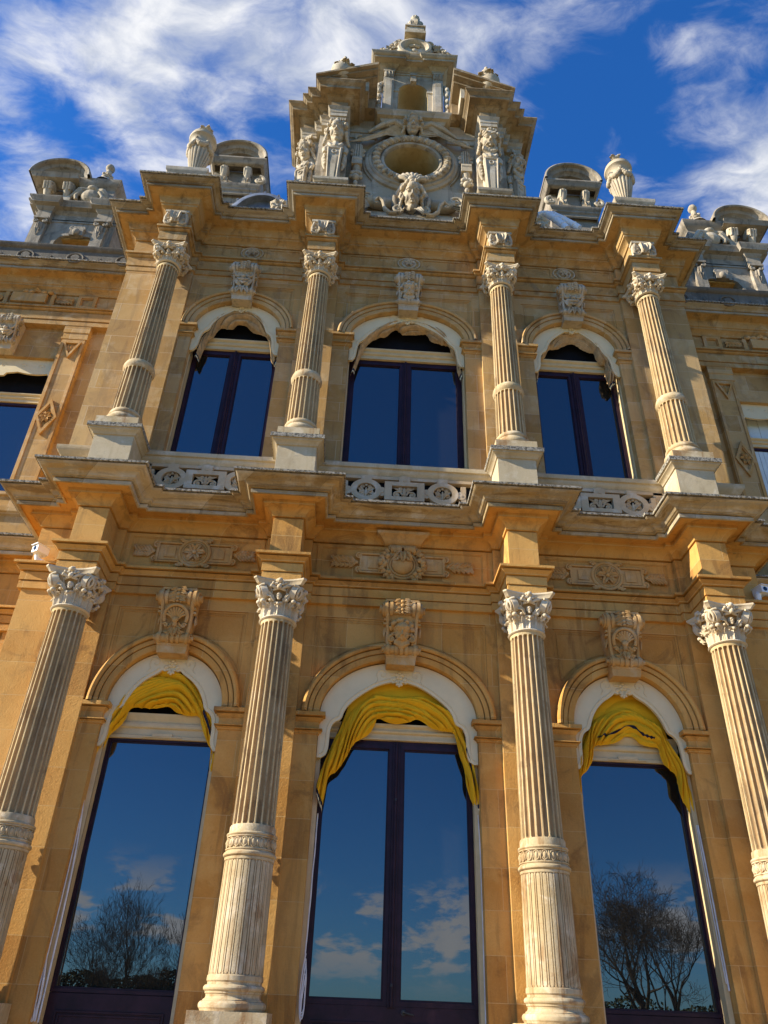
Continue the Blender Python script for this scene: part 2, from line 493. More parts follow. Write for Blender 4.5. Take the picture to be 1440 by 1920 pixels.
    def mesh(s, name, mat, ang=38):
        me = bpy.data.meshes.new(name)
        me.from_pydata(s.v, [], s.f)
        mats = mat if isinstance(mat, (tuple, list)) else (mat,)
        for q in mats:
            me.materials.append(MAT[q])
        if len(mats) > 1:
            me.polygons.foreach_set('material_index', s.mi)
        me.validate()
        me.shade_smooth()
        me.set_sharp_from_angle(angle=R(ang))
        return me

    def build(s, name, mat, parent=None, loc=None, ang=38, label=None):
        o = bpy.data.objects.new(name, s.mesh(name, mat, ang))
        COL.objects.link(o)
        if parent is not None:
            o.parent = parent
        if loc is not None:
            o.location = loc
        if label:
            o['label'] = label
        return o


def sculpt(m, voxel, smooth=3, factor=0.5):
    """melt closed shapes into one carved surface; returns a new M"""
    me = bpy.data.meshes.new('tmp')
    me.from_pydata(m.v, [], m.f)
    o = bpy.data.objects.new('tmp', me)
    COL.objects.link(o)
    md = o.modifiers.new('r', 'REMESH')
    md.mode = 'VOXEL'
    md.voxel_size = voxel
    if smooth:
        sm = o.modifiers.new('s', 'SMOOTH')
        sm.iterations = smooth
        sm.factor = factor
    bpy.context.view_layer.update()
    dg = bpy.context.evaluated_depsgraph_get()
    ev = o.evaluated_get(dg)
    em = ev.to_mesh()
    out = M()
    out.add([tuple(v.co) for v in em.vertices], [tuple(p.vertices) for p in em.polygons])
    ev.to_mesh_clear()
    bpy.data.objects.remove(o)
    bpy.data.meshes.remove(me)
    return out


def tag(o, label=None, cat=None, group=None, kind=None):
    if label: o['label'] = label
    if cat: o['category'] = cat
    if group: o['group'] = group
    if kind: o['kind'] = kind
    return o


def empty(name, loc=(0, 0, 0)):
    o = bpy.data.objects.new(name, None)
    COL.objects.link(o)
    o.location = loc
    o.empty_display_size = 0.3
    return o


def kids(o):
    return [c for c in COL.objects if c.parent == o]


def copy_tree(o, parent=None, loc=None):
    c = o.copy()
    COL.objects.link(c)
    if parent is not None:
        c.parent = parent
    if loc is not None:
        c.location = loc
    for ch in kids(o):
        copy_tree(ch, c)
    return c


def arc(cx, zs, a, b, n=40, a0=180.0, a1=0.0):
    return [(cx + a * math.cos(R(a0 + (a1 - a0) * i / n)), zs + b * math.sin(R(a0 + (a1 - a0) * i / n))) for i in range(n + 1)]


def smooth_line(pts, n):
    """Catmull-Rom through 2-D / 3-D points, n samples spaced by arc length"""
    P = [Vector(p) for p in pts]
    d = []
    for i in range(len(P) - 1):
        p0, p1, p2, p3 = P[max(i - 1, 0)], P[i], P[i + 1], P[min(i + 2, len(P) - 1)]
        for j in range(12):
            t = j / 12
            d.append(0.5 * ((2 * p1) + (p2 - p0) * t + (2 * p0 - 5 * p1 + 4 * p2 - p3) * t * t + (3 * p1 - p0 - 3 * p2 + p3) * t ** 3))
    d.append(P[-1])
    L = [0]
    for i in range(1, len(d)):
        L.append(L[-1] + (d[i] - d[i - 1]).length)
    out = []
    k = 0
    for i in range(n):
        t = L[-1] * i / (n - 1)
        while k < len(L) - 2 and L[k + 1] < t:
            k += 1
        q = (t - L[k]) / max(1e-9, L[k + 1] - L[k])
        out.append(d[k].lerp(d[k + 1], min(1, max(0, q))))
    return out


def head(h, style='lady', seed=1):
    """a carved head: chin at z=0, crown near z=h, face towards -y; closed shapes to be melted by sculpt()"""
    rnd = random.Random(seed)
    m = M()
    e = lambda c, r: m.ell([x * h for x in c], [x * h for x in r], seg=14, rings=10)
    t = lambda pts, r, sg=8: m.tube([[x * h for x in p] for p in pts], [x * h for x in r] if isinstance(r, (list, tuple)) else r * h, sg)
    e((0, 0.08, 0.62), (0.35, 0.40, 0.40))
    e((0, -0.08, 0.42), (0.27, 0.29, 0.42))
    e((0, -0.24, 0.09), (0.11, 0.11, 0.10))
    e((0, -0.12, 0.16), (0.20, 0.20, 0.15))
    for s_ in (-1, 1):
        e((s_ * 0.16, -0.20, 0.36), (0.115, 0.125, 0.14))
        e((s_ * 0.125, -0.315, 0.525), (0.06, 0.045, 0.035))
        t([(s_ * 0.045, -0.365, 0.575), (s_ * 0.13, -0.375, 0.61), (s_ * 0.24, -0.29, 0.585)], [0.024, 0.027, 0.02] if style == 'lady' else [0.035, 0.04, 0.03])
        e((s_ * 0.055, -0.425, 0.335), (0.042, 0.045, 0.035))
        e((s_ * 0.34, 0.06, 0.46), (0.05, 0.09, 0.12))
        t([(s_ * 0.06, -0.345, 0.535), (s_ * 0.125, -0.372, 0.553), (s_ * 0.195, -0.325, 0.535)], 0.014)
    ns = 0.8 if style == 'lady' else 1.0
    t([(0, -0.35, 0.57), (0, -0.42, 0.46), (0, -0.475, 0.35)], [0.036 * ns, 0.042 * ns, 0.056 * ns])
    t([(-0.115, -0.34, 0.225), (-0.04, -0.405, 0.25), (0, -0.405, 0.238), (0.04, -0.405, 0.25), (0.115, -0.34, 0.225)], [0.015, 0.03, 0.027, 0.03, 0.015])
    t([(-0.10, -0.34, 0.205), (0, -0.39, 0.175), (0.10, -0.34, 0.205)], [0.015, 0.036, 0.015])
    e((0, -0.30, 0.70), (0.20, 0.12, 0.13))
    if style == 'lady':
        for i in range(46):
            a = rnd.uniform(-0.15, 1.15) * PI
            rr = rnd.uniform(0.34, 0.43)
            e((math.cos(a) * rr, rnd.uniform(-0.24, 0.12), 0.55 + math.sin(a) * 0.40), (rnd.uniform(0.05, 0.09),) * 3)
        for s_ in (-1, 1):
            for q in range(5):
                e((s_ * (0.36 + 0.03 * q), -0.12 + 0.02 * q, 0.36 - 0.09 * q), (0.075, 0.075, 0.065))
    if style in ('bearded', 'lion'):
        for i in range(26):
            a = rnd.uniform(0.02, 0.98) * PI
            rr = rnd.uniform(0.36, 0.46)
            e((math.cos(a) * rr, rnd.uniform(-0.22, 0.10), 0.56 + math.sin(a) * 0.40), (rnd.uniform(0.06, 0.10),) * 3)
        for i in range(9):
            x = -0.24 + 0.06 * i
            z0_ = 0.20 - 0.10 * (1 - abs(x) / 0.26)
            t([(x, -0.26, z0_), (x * 1.1, -0.32, z0_ - 0.16), (x * 0.75, -0.27, z0_ - 0.36 + abs(x) * 0.5)], [0.055, 0.055, 0.022])
        for s_ in (-1, 1):
            t([(s_ * 0.01, -0.42, 0.285), (s_ * 0.13, -0.37, 0.255), (s_ * 0.22, -0.28, 0.15)], [0.03, 0.04, 0.02])
            t([(s_ * 0.03, -0.38, 0.66), (s_ * 0.16, -0.40, 0.70), (s_ * 0.27, -0.26, 0.66)], [0.05, 0.055, 0.04])
            for q in range(4):
                e((s_ * (0.36 + 0.02 * q), -0.10, 0.40 - 0.12 * q), (0.08, 0.10, 0.08))
    return m

# ------------------------------------------------------------------ the setting
g = M(); g.box(-900, 900, -1500, 60, -0.6, -0.004)
tag(g.build('lawn', 'grass'), kind='structure')
g = M(); g.box(-40, 40, -26, 0.2, -0.3, 0.0)
tag(g.build('terrace', 'gravel'), kind='structure')

mansion = empty('mansion', (0, 0, 0))
tag(mansion, 'ornate honey coloured stone mansion front with fluted columns, arched windows and carved gable', 'mansion')

# ------------------------------------------------------------------ columns
AX = (-4.49, -1.70, 1.70, 4.49)          # column axes
CS = 3.12                                # centre of the outer bays


def fluted(m, z0, z1, ra, rb, nfl, depth, cabled=False):
    Q = (-1.25, -1.0, -0.92, -0.7, -0.35, 0, 0.35, 0.7, 0.92, 1.0)
    rw = PI * ra / nfl * 0.8
    zs = [z0]
    zs += [z0 + 0.01 + rw * (1 - math.cos(PI / 2 * i / 7)) for i in range(8)]
    zs += [z0 + rw + 0.01 + (z1 - z0 - 2 * rw - 0.02) * i / 6 for i in range(1, 6)]
    zs += [z1 - 0.01 - rw + rw * math.sin(PI / 2 * i / 7) for i in range(8)]
    zs += [z1]
    ang = [((i + q / 2.5) * 2 * PI / nfl, q) for i in range(nfl) for q in Q]
    n = len(ang)
    v = []
    for z in zs:
        t = (z - z0) / (z1 - z0)
        r = ra + (rb - ra) * t
        e = 1.0
        if z < z0 + rw + 0.01:
            e = math.sqrt(max(0, 1 - ((z0 + rw + 0.01 - z) / rw) ** 2))
        elif z > z1 - rw - 0.01:
            e = math.sqrt(max(0, 1 - ((z - z1 + rw + 0.01) / rw) ** 2))
        for a, q in ang:
            qq = abs(q) / e if e > 1e-3 else 9
            if qq >= 1:
                d = 0
            elif cabled:
                d = depth * (math.exp(-((qq - 0.88) / 0.085) ** 2) + 0.12)
            else:
                d = depth * math.sqrt(1 - qq * qq)
            v.append(((r - d) * math.cos(a), (r - d) * math.sin(a), z))
    f = [(i * n + j, i * n + (j + 1) % n, (i + 1) * n + (j + 1) % n, (i + 1) * n + j) for i in range(len(zs) - 1) for j in range(n)]
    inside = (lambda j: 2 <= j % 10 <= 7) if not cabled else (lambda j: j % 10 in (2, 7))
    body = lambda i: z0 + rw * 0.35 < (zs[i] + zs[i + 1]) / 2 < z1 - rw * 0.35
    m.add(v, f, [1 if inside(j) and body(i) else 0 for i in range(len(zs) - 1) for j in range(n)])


def make_capital(H, neck, ab):
    """composite capital, local z 0..H"""
    m = M()
    k = H / 0.52
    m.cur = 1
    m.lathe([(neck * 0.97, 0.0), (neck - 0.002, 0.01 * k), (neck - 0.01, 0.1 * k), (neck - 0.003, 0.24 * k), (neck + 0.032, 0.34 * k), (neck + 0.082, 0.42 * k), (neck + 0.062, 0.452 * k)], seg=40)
    m.cur = 0
    m.lathe([(neck * 0.98, -0.035 * k), (neck + 0.02, -0.028 * k), (neck + 0.034, -0.012 * k), (neck + 0.02, 0.006 * k), (neck, 0.01 * k), (neck - 0.01, 0.1 * k),
             (neck - 0.005, 0.24 * k), (neck + 0.03, 0.34 * k), (neck + 0.08, 0.42 * k), (neck + 0.06, 0.45 * k), (0.02, 0.46 * k)], seg=40)
    for row, (n, hh, out, wd, ph) in enumerate(((8, 0.15, 0.055, 0.085, 0.0), (8, 0.21, 0.060, 0.070, 0.5))):
        for i in range(n):
            a = 2 * PI * (i + ph) / n + PI / 2
            d = Vector((math.cos(a), math.sin(a), 0)); sd = Vector((-d.y, d.x, 0))
            pts = []
            for t in range(9):
                q = t / 8
                rr = neck + 0.004 + 0.012 * q + out * max(0, q - 0.45) ** 1.6 * 2.2
                zz = hh * k * (math.sin(q * PI * 0.60) / math.sin(PI * 0.5))
                pts.append(d * rr + Vector((0, 0, zz + 0.012)))
            m.leaf(pts, sd, wd, lobes=4, cup=0.30, th=0.014, rib=0.3)
            m.ell(tuple(pts[-1] + Vector((0, 0, -0.004))), 0.020, seg=8, rings=6)
    zc = 0.335 * k
    for fx in range(4):
        rot = Matrix.Rotation(fx * PI / 2, 4, 'Z')
        q = M()
        for s_ in (-1, 1):
            c = Vector((s_ * ab * 0.585, -ab * 0.76, zc - 0.012 * k))
            nrm = Vector((s_ * 0.16, -0.92, -0.36)).normalized()
            uu = Vector((nrm.y * -1, nrm.x, 0)).normalized() * s_
            vv = Vector((0, 0, 1))
            vv = (vv - nrm * vv.dot(nrm)).normalized()
            q.disc(c - nrm * 0.062, nrm, 0.116 * k, 0.085, 26)
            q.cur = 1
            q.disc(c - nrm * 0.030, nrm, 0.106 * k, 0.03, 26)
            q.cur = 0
            q.spiral(c + nrm * -0.002, uu, vv, 0.104 * k, 1.75, 0.0195, start=PI * 0.55, hand=-1, push=0)
            q.ell(tuple(c + nrm * 0.012), (0.024, 0.024, 0.024), seg=8, rings=6)
            # band running from the middle of the bell up into the scroll
            q.tube([(s_ * 0.03, -neck - 0.075, 0.37 * k), (s_ * ab * 0.28, -neck - 0.085, 0.405 * k), (s_ * ab * 0.50, -ab * 0.66, 0.425 * k), (s_ * ab * 0.62, -ab * 0.70, 0.427 * k)], [0.02, 0.027, 0.030, 0.024], 8)
            q.ell((c.x - s_ * 0.005, c.y + 0.01, c.z - 0.130 * k), (0.036, 0.036, 0.030), seg=10, rings=7)
            q.leaf([c + Vector((s_ * -0.005, 0.01, -0.12 * k)), c + Vector((s_ * -0.03, 0.02, -0.16 * k)), c + Vector((s_ * -0.06, 0.06, -0.20 * k))], (1, 0, 0), 0.035, lobes=2)
            for b in range(2):
                q.ell((s_ * (0.05 + 0.035 * b), -neck - 0.10 - 0.004 * b, 0.425 * k + 0.012 * math.sin(b * 1.9)), 0.021, seg=8, rings=6)
        # flower on the abacus and small face below it
        q.ell((0, -neck - 0.115, 0.475 * k), (0.038, 0.034, 0.036), seg=12, rings=8)
        for b in range(5):
            a = 2 * PI * b / 5
            q.ell((0.042 * math.cos(a), -neck - 0.100, 0.455 * k + 0.042 * math.sin(a)), (0.025, 0.02, 0.025), seg=8, rings=6)
        q.ell((0, -neck - 0.105, 0.385 * k), (0.034, 0.030, 0.034), seg=10, rings=7)
        hd = head(0.115, 'plain', 3)
        q.join(hd, Matrix.Translation((0, -neck - 0.025, 0.215 * k)))
        q.tube([(-0.085, -neck - 0.05, 0.355 * k), (0, -neck - 0.085, 0.368 * k), (0.085, -neck - 0.05, 0.355 * k)], 0.018, 7)
        for s_ in (-1, 1):
            q.leaf([(s_ * 0.07, -neck - 0.03, 0.20 * k), (s_ * 0.10, -neck - 0.055, 0.25 * k), (s_ * 0.135, -neck - 0.06, 0.29 * k), (s_ * 0.16, -neck - 0.04, 0.30 * k)], (0.4, 0, -1), 0.04, lobes=3)
        m.join(q, rot)

    def absq(hw, sag, cut):
        pts = []
        for fx in range(4):
            for i in range(13):
                t = i / 12
                x = -hw + cut + (2 * hw - 2 * cut) * t
                y = -hw + sag * math.sin(PI * t) ** 0.9
                a = fx * PI / 2
                pts.append((x * math.cos(a) - y * math.sin(a), x * math.sin(a) + y * math.cos(a)))
        return pts
    tiers = [(ab * 0.86, 0.07, 0.03, 0.44), (ab * 0.90, 0.075, 0.035, 0.455), (ab * 0.93, 0.08, 0.035, 0.475), (ab * 0.985, 0.085, 0.04, 0.492), (ab, 0.085, 0.042, 0.497), (ab, 0.085, 0.042, 0.52)]
    rings_ = [[(x, y, z * k) for x, y in absq(a, s_, c_)] for a, s_, c_, z in tiers]
    n = len(rings_[0])
    v = [p for r_ in rings_ for p in r_]
    f = [(i * n + j, i * n + (j + 1) % n, (i + 1) * n + (j + 1) % n, (i + 1) * n + j) for i in range(len(tiers) - 1) for j in range(n)]
    f.append(tuple(range(n))[::-1]); f.append(tuple((len(tiers) - 1) * n + j for j in range(n)))
    m.add(v, f)
    return m


# lower order
sh = M(); fluted(sh, 3.455, 6.03, 0.248, 0.222, 20, 0.040)
sh.lathe([(0.222, 6.02), (0.228, 6.05), (0.228, 6.07), (0.222, 6.08)], seg=40)
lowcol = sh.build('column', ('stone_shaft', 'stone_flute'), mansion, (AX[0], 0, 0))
b = M()
b.lathe([(0.282, 1.985), (0.296, 1.975), (0.298, 1.930), (0.286, 1.915), (0.286, 1.895), (0.306, 1.890), (0.318, 1.878), (0.323, 1.862), (0.318, 1.846), (0.304, 1.835), (0.300, 1.830), (0.300, 1.818), (0.289, 1.808), (0.285, 1.790), (0.294, 1.772), (0.312, 1.762), (0.312, 1.752), (0.335, 1.745), (0.350, 1.728), (0.353, 1.710), (0.348, 1.690), (0.335, 1.676), (0.33, 1.66)], seg=64)
b.box(-0.40, 0.40, -0.40, 0.40, 1.48, 1.66)
b.box(-0.37, 0.37, -0.37, 0.37, 0.35, 1.48)
b.box(-0.44, 0.44, -0.44, 0.44, 0.0, 0.35)
b.build('base', 'stone_cream', lowcol, ang=28)
d = M(); fluted(d, 1.97, 3.10, 0.288, 0.276, 24, 0.016, cabled=True)
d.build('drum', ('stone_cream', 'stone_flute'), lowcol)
c = M()
c.lathe([(0.262, 3.085), (0.282, 3.09), (0.284, 3.118), (0.276, 3.121), (0.290, 3.126), (0.301, 3.138), (0.304, 3.150), (0.301, 3.163), (0.291, 3.174), (0.279, 3.179), (0.279, 3.192), (0.288, 3.194), (0.288, 3.207), (0.268, 3.212), (0.266, 3.322), (0.286, 3.327), (0.286, 3.340), (0.279, 3.342), (0.288, 3.349), (0.294, 3.360), (0.288, 3.373), (0.278, 3.379), (0.268, 3.381), (0.266, 3.448), (0.258, 3.464), (0.24, 3.468)], seg=64)
for i in range(18):
    a = 2 * PI * i / 18
    rm = Matrix.Rotation(a, 3, 'Z')
    c.ell((0.272 * math.cos(a), 0.272 * math.sin(a), 3.267), (0.020, 0.024, 0.042), rot=rm, seg=10, rings=8)
    pts = [(0.276 * math.cos(a + q), 0.276 * math.sin(a + q), 3.267 + 0.052 * w_) for q, w_ in ((-0.0, -1), (-0.09, -0.6), (-0.115, 0.1), (-0.09, 0.8), (0, 1), (0.09, 0.8), (0.115, 0.1), (0.09, -0.6), (0, -1))]
    c.tube(pts, 0.009, 6)
    a2 = a + PI / 18
    c.tube([(0.275 * math.cos(a2), 0.275 * math.sin(a2), 3.225), (0.282 * math.cos(a2), 0.282 * math.sin(a2), 3.27), (0.275 * math.cos(a2), 0.275 * math.sin(a2), 3.315)], [0.006, 0.014, 0.006], 6)
c.build('collar_band', 'stone_cream', lowcol, ang=28)
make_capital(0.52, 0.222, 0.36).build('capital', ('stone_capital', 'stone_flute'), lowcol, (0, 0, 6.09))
for x in AX[1:]:
    copy_tree(lowcol, mansion, (x, 0, 0))

# upper order
sh = M(); fluted(sh, 10.60, 13.03, 0.218, 0.190, 20, 0.034)
sh.lathe([(0.190, 13.02), (0.196, 13.04), (0.196, 13.06), (0.190, 13.07)], seg=40)
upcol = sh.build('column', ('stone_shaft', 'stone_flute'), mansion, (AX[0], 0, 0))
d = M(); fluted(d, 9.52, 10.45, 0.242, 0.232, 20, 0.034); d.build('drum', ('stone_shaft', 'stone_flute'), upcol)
c = M(); c.lathe([(0.225, 10.44), (0.235, 10.45), (0.245, 10.47), (0.256, 10.49), (0.261, 10.52), (0.255, 10.55), (0.245, 10.565), (0.242, 10.59), (0.225, 10.605), (0.21, 10.61)], seg=48)
c.build('collar_band', 'stone_cream', upcol)
b = M(); b.lathe([(0.242, 9.53), (0.250, 9.51), (0.262, 9.50), (0.268, 9.475), (0.262, 9.45), (0.250, 9.44), (0.258, 9.40), (0.285, 9.385), (0.305, 9.36), (0.310, 9.33), (0.30, 9.295), (0.285, 9.28), (0.285, 9.27)], seg=48)
b.box(-0.325, 0.325, -0.31, 0.325, 9.136, 9.275)
b.build('base', 'stone_cream', upcol)
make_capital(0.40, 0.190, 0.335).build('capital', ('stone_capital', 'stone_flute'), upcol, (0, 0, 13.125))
for x in AX[1:]:
    copy_tree(upcol, mansion, (x, 0, 0))

# pedestals of the upper order
pd = M()
pd.box(-0.30, 0.30, -0.235, 0.42, 8.12, 8.965)
pd.sweep([(0.0, 8.955), (0.02, 8.965), (0.03, 8.99), (0.06, 9.015), (0.085, 9.03), (0.085, 9.05), (0.11, 9.058), (0.112, 9.125), (0.0, 9.13)], [(-0.30, 0.42), (-0.30, -0.235), (0.30, -0.235), (0.30, 0.42)])
pd.box(-0.30, 0.30, -0.235, 0.42, 9.0, 9.1285)
ped = pd.build('pedestal', 'stone_pedestal', mansion, (AX[0], 0, 0))
pd = M(); pd.sweep([(0.10, 9.0555), (0.1135, 9.0565), (0.116, 9.127), (0.10, 9.134), (-0.28, 9.136)], [(-0.30, 0.40), (-0.30, -0.235), (0.30, -0.235), (0.30, 0.40)])
pd.build('weathered_edge', 'lichen_edge', ped)
for x in AX[1:]:
    copy_tree(ped, mansion, (x, 0, 0))

# ------------------------------------------------------------------ plan of the front
YB, YP, YW = 0.44, 0.36, 2.0              # bay, respond and wing faces


def front_plan(hw=0.217, yb=-0.20, yw=YW, wing=13.0):
    half = [(0.0, YB), (1.365, YB), (1.365, YP), (1.70 - hw, YP), (1.70 - hw, yb), (1.70 + hw, yb), (1.70 + hw, YP), (2.035, YP), (2.035, YB),
            (4.155, YB), (4.155, YP), (4.49 - hw, YP), (4.49 - hw, yb), (4.49 + hw, yb), (4.49 + hw, YP), (4.83, YP), (4.83, 0.455), (5.44, 0.455), (5.44, yw), (wing, yw)]
    return [(-x, y) for x, y in half[:0:-1]] + half[1:]


PL = front_plan()
ARCH_L = [(-0.12, 6.615), (0.055, 6.615), (0.055, 6.730), (0.028, 6.730), (0.028, 6.744), (0.066, 6.744), (0.066, 6.872), (0.040, 6.872), (0.040, 6.886), (0.085, 6.895), (0.10, 6.92), (0.140, 6.950), (0.10, 6.955), (0.10, 6.972), (0.165, 6.974), (0.165, 7.012), (0.0, 7.022)]
FRZ_L = [(0.0, 7.018), (0.0, 7.650), (-0.03, 7.650), (-0.03, 7.668), (0.022, 7.670), (0.022, 7.69), (0.05, 7.735), (0.10, 7.785), (0.140, 7.803), (0.152, 7.805), (0.155, 7.842), (0.155, 7.872), (0.298, 7.872), (0.298, 7.853), (0.327, 7.853)]
COR_L = [(0.30, 7.8525), (0.328, 7.852), (0.332, 7.910), (0.305, 7.910), (0.305, 7.926), (0.360, 7.928), (0.360, 7.938), (0.375, 7.942), (0.385, 7.955), (0.405, 7.985), (0.45, 8.012), (0.505, 8.032), (0.54, 8.058), (0.548, 8.066), (0.52, 8.068), (0.52, 8.082), (0.570, 8.084), (0.572, 8.112), (0.30, 8.125), (-0.42, 8.13)]
e = M(); e.sweep(ARCH_L, PL); e.sweep(FRZ_L, PL)
entab = e.build('entablature', 'stone_ochre', mansion)
e = M(); e.sweep(COR_L, PL); e.build('cornice', 'stone_cornice', entab)
LIP = [(0.52, 8.083), (0.574, 8.082), (0.577, 8.114), (0.30, 8.128), (-0.42, 8.133)]
e = M(); e.sweep(LIP, PL); e.build('weathered_edge', 'lichen_edge', entab)

ARCH_U = [(-0.12, 13.53), (0.028, 13.53), (0.028, 13.650), (0.0, 13.650), (0.0, 13.665), (0.042, 13.667), (0.042, 13.89), (0.015, 13.89), (0.015, 13.905), (0.06, 13.915), (0.085, 13.945), (0.05, 13.950), (0.05, 13.968), (0.106, 13.970), (0.106, 14.018), (0.0, 14.028)]
FRZ_U = [(0.0, 14.025), (0.0, 14.425), (-0.03, 14.425), (-0.03, 14.445), (0.024, 14.447), (0.024, 14.47), (0.05, 14.51), (0.10, 14.545), (0.128, 14.56), (0.130, 14.60), (0.15, 14.61), (0.16, 14.66), (0.178, 14.705), (0.182, 14.752), (0.20, 14.772), (0.365, 14.80), (0.365, 14.79), (0.392, 14.79)]
COR_U = [(0.36, 14.7895), (0.393, 14.789), (0.398, 14.842), (0.37, 14.842), (0.37, 14.860), (0.416, 14.862), (0.416, 14.872), (0.43, 14.885), (0.455, 14.905), (0.495, 14.925), (0.518, 14.945), (0.49, 14.947), (0.49, 14.965), (0.538, 14.967), (0.540, 15.0), (0.3, 15.012), (-0.42, 15.02)]
e = M(); e.sweep(ARCH_U, PL); e.sweep(FRZ_U, PL)
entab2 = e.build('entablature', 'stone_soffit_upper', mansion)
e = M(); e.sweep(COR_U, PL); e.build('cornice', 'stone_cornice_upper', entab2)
LIP = [(0.49, 14.966), (0.542, 14.965), (0.545, 15.002), (0.30, 15.015), (-0.42, 15.023)]
e = M(); e.sweep(LIP, PL); e.build('weathered_edge', 'lichen_edge', entab2)

# carved consoles under the upper cornice, one over each column
cn = M()
cn.box(-0.205, 0.205, -0.30, -0.195, 14.03, 14.43)
cn.box(-0.225, 0.225, -0.33, -0.195, 14.37, 14.43)
for s_ in (-1, 1):
    cn.spiral((s_ * 0.13, -0.31, 14.10), (s_, 0, 0), (0, 0, 1), 0.085, 1.6, 0.03, start=PI / 2, hand=-1)
    cn.tube([(s_ * 0.19, -0.30, 14.12), (s_ * 0.20, -0.31, 14.2), (s_ * 0.17, -0.32, 14.33)], [0.04, 0.035, 0.03], 8)
for x_ in (-0.06, 0, 0.06):
    cn.tube([(x_, -0.31, 14.35), (x_ * 0.9, -0.35, 14.25), (x_ * 0.8, -0.37, 14.15), (x_ * 0.9, -0.34, 14.07)], [0.03, 0.035, 0.036, 0.028], 8)
cn.leaf([(0, -0.32, 14.36), (0, -0.37, 14.30), (0, -0.40, 14.2), (0, -0.39, 14.12), (0, -0.36, 14.08)], (1, 0, 0), 0.10, lobes=4)
cons = cn.build('console_bracket', 'stone_carved_grey', mansion, (AX[0], 0, 0))
for x in AX[1:]:
    copy_tree(cons, mansion, (x, 0, 0))

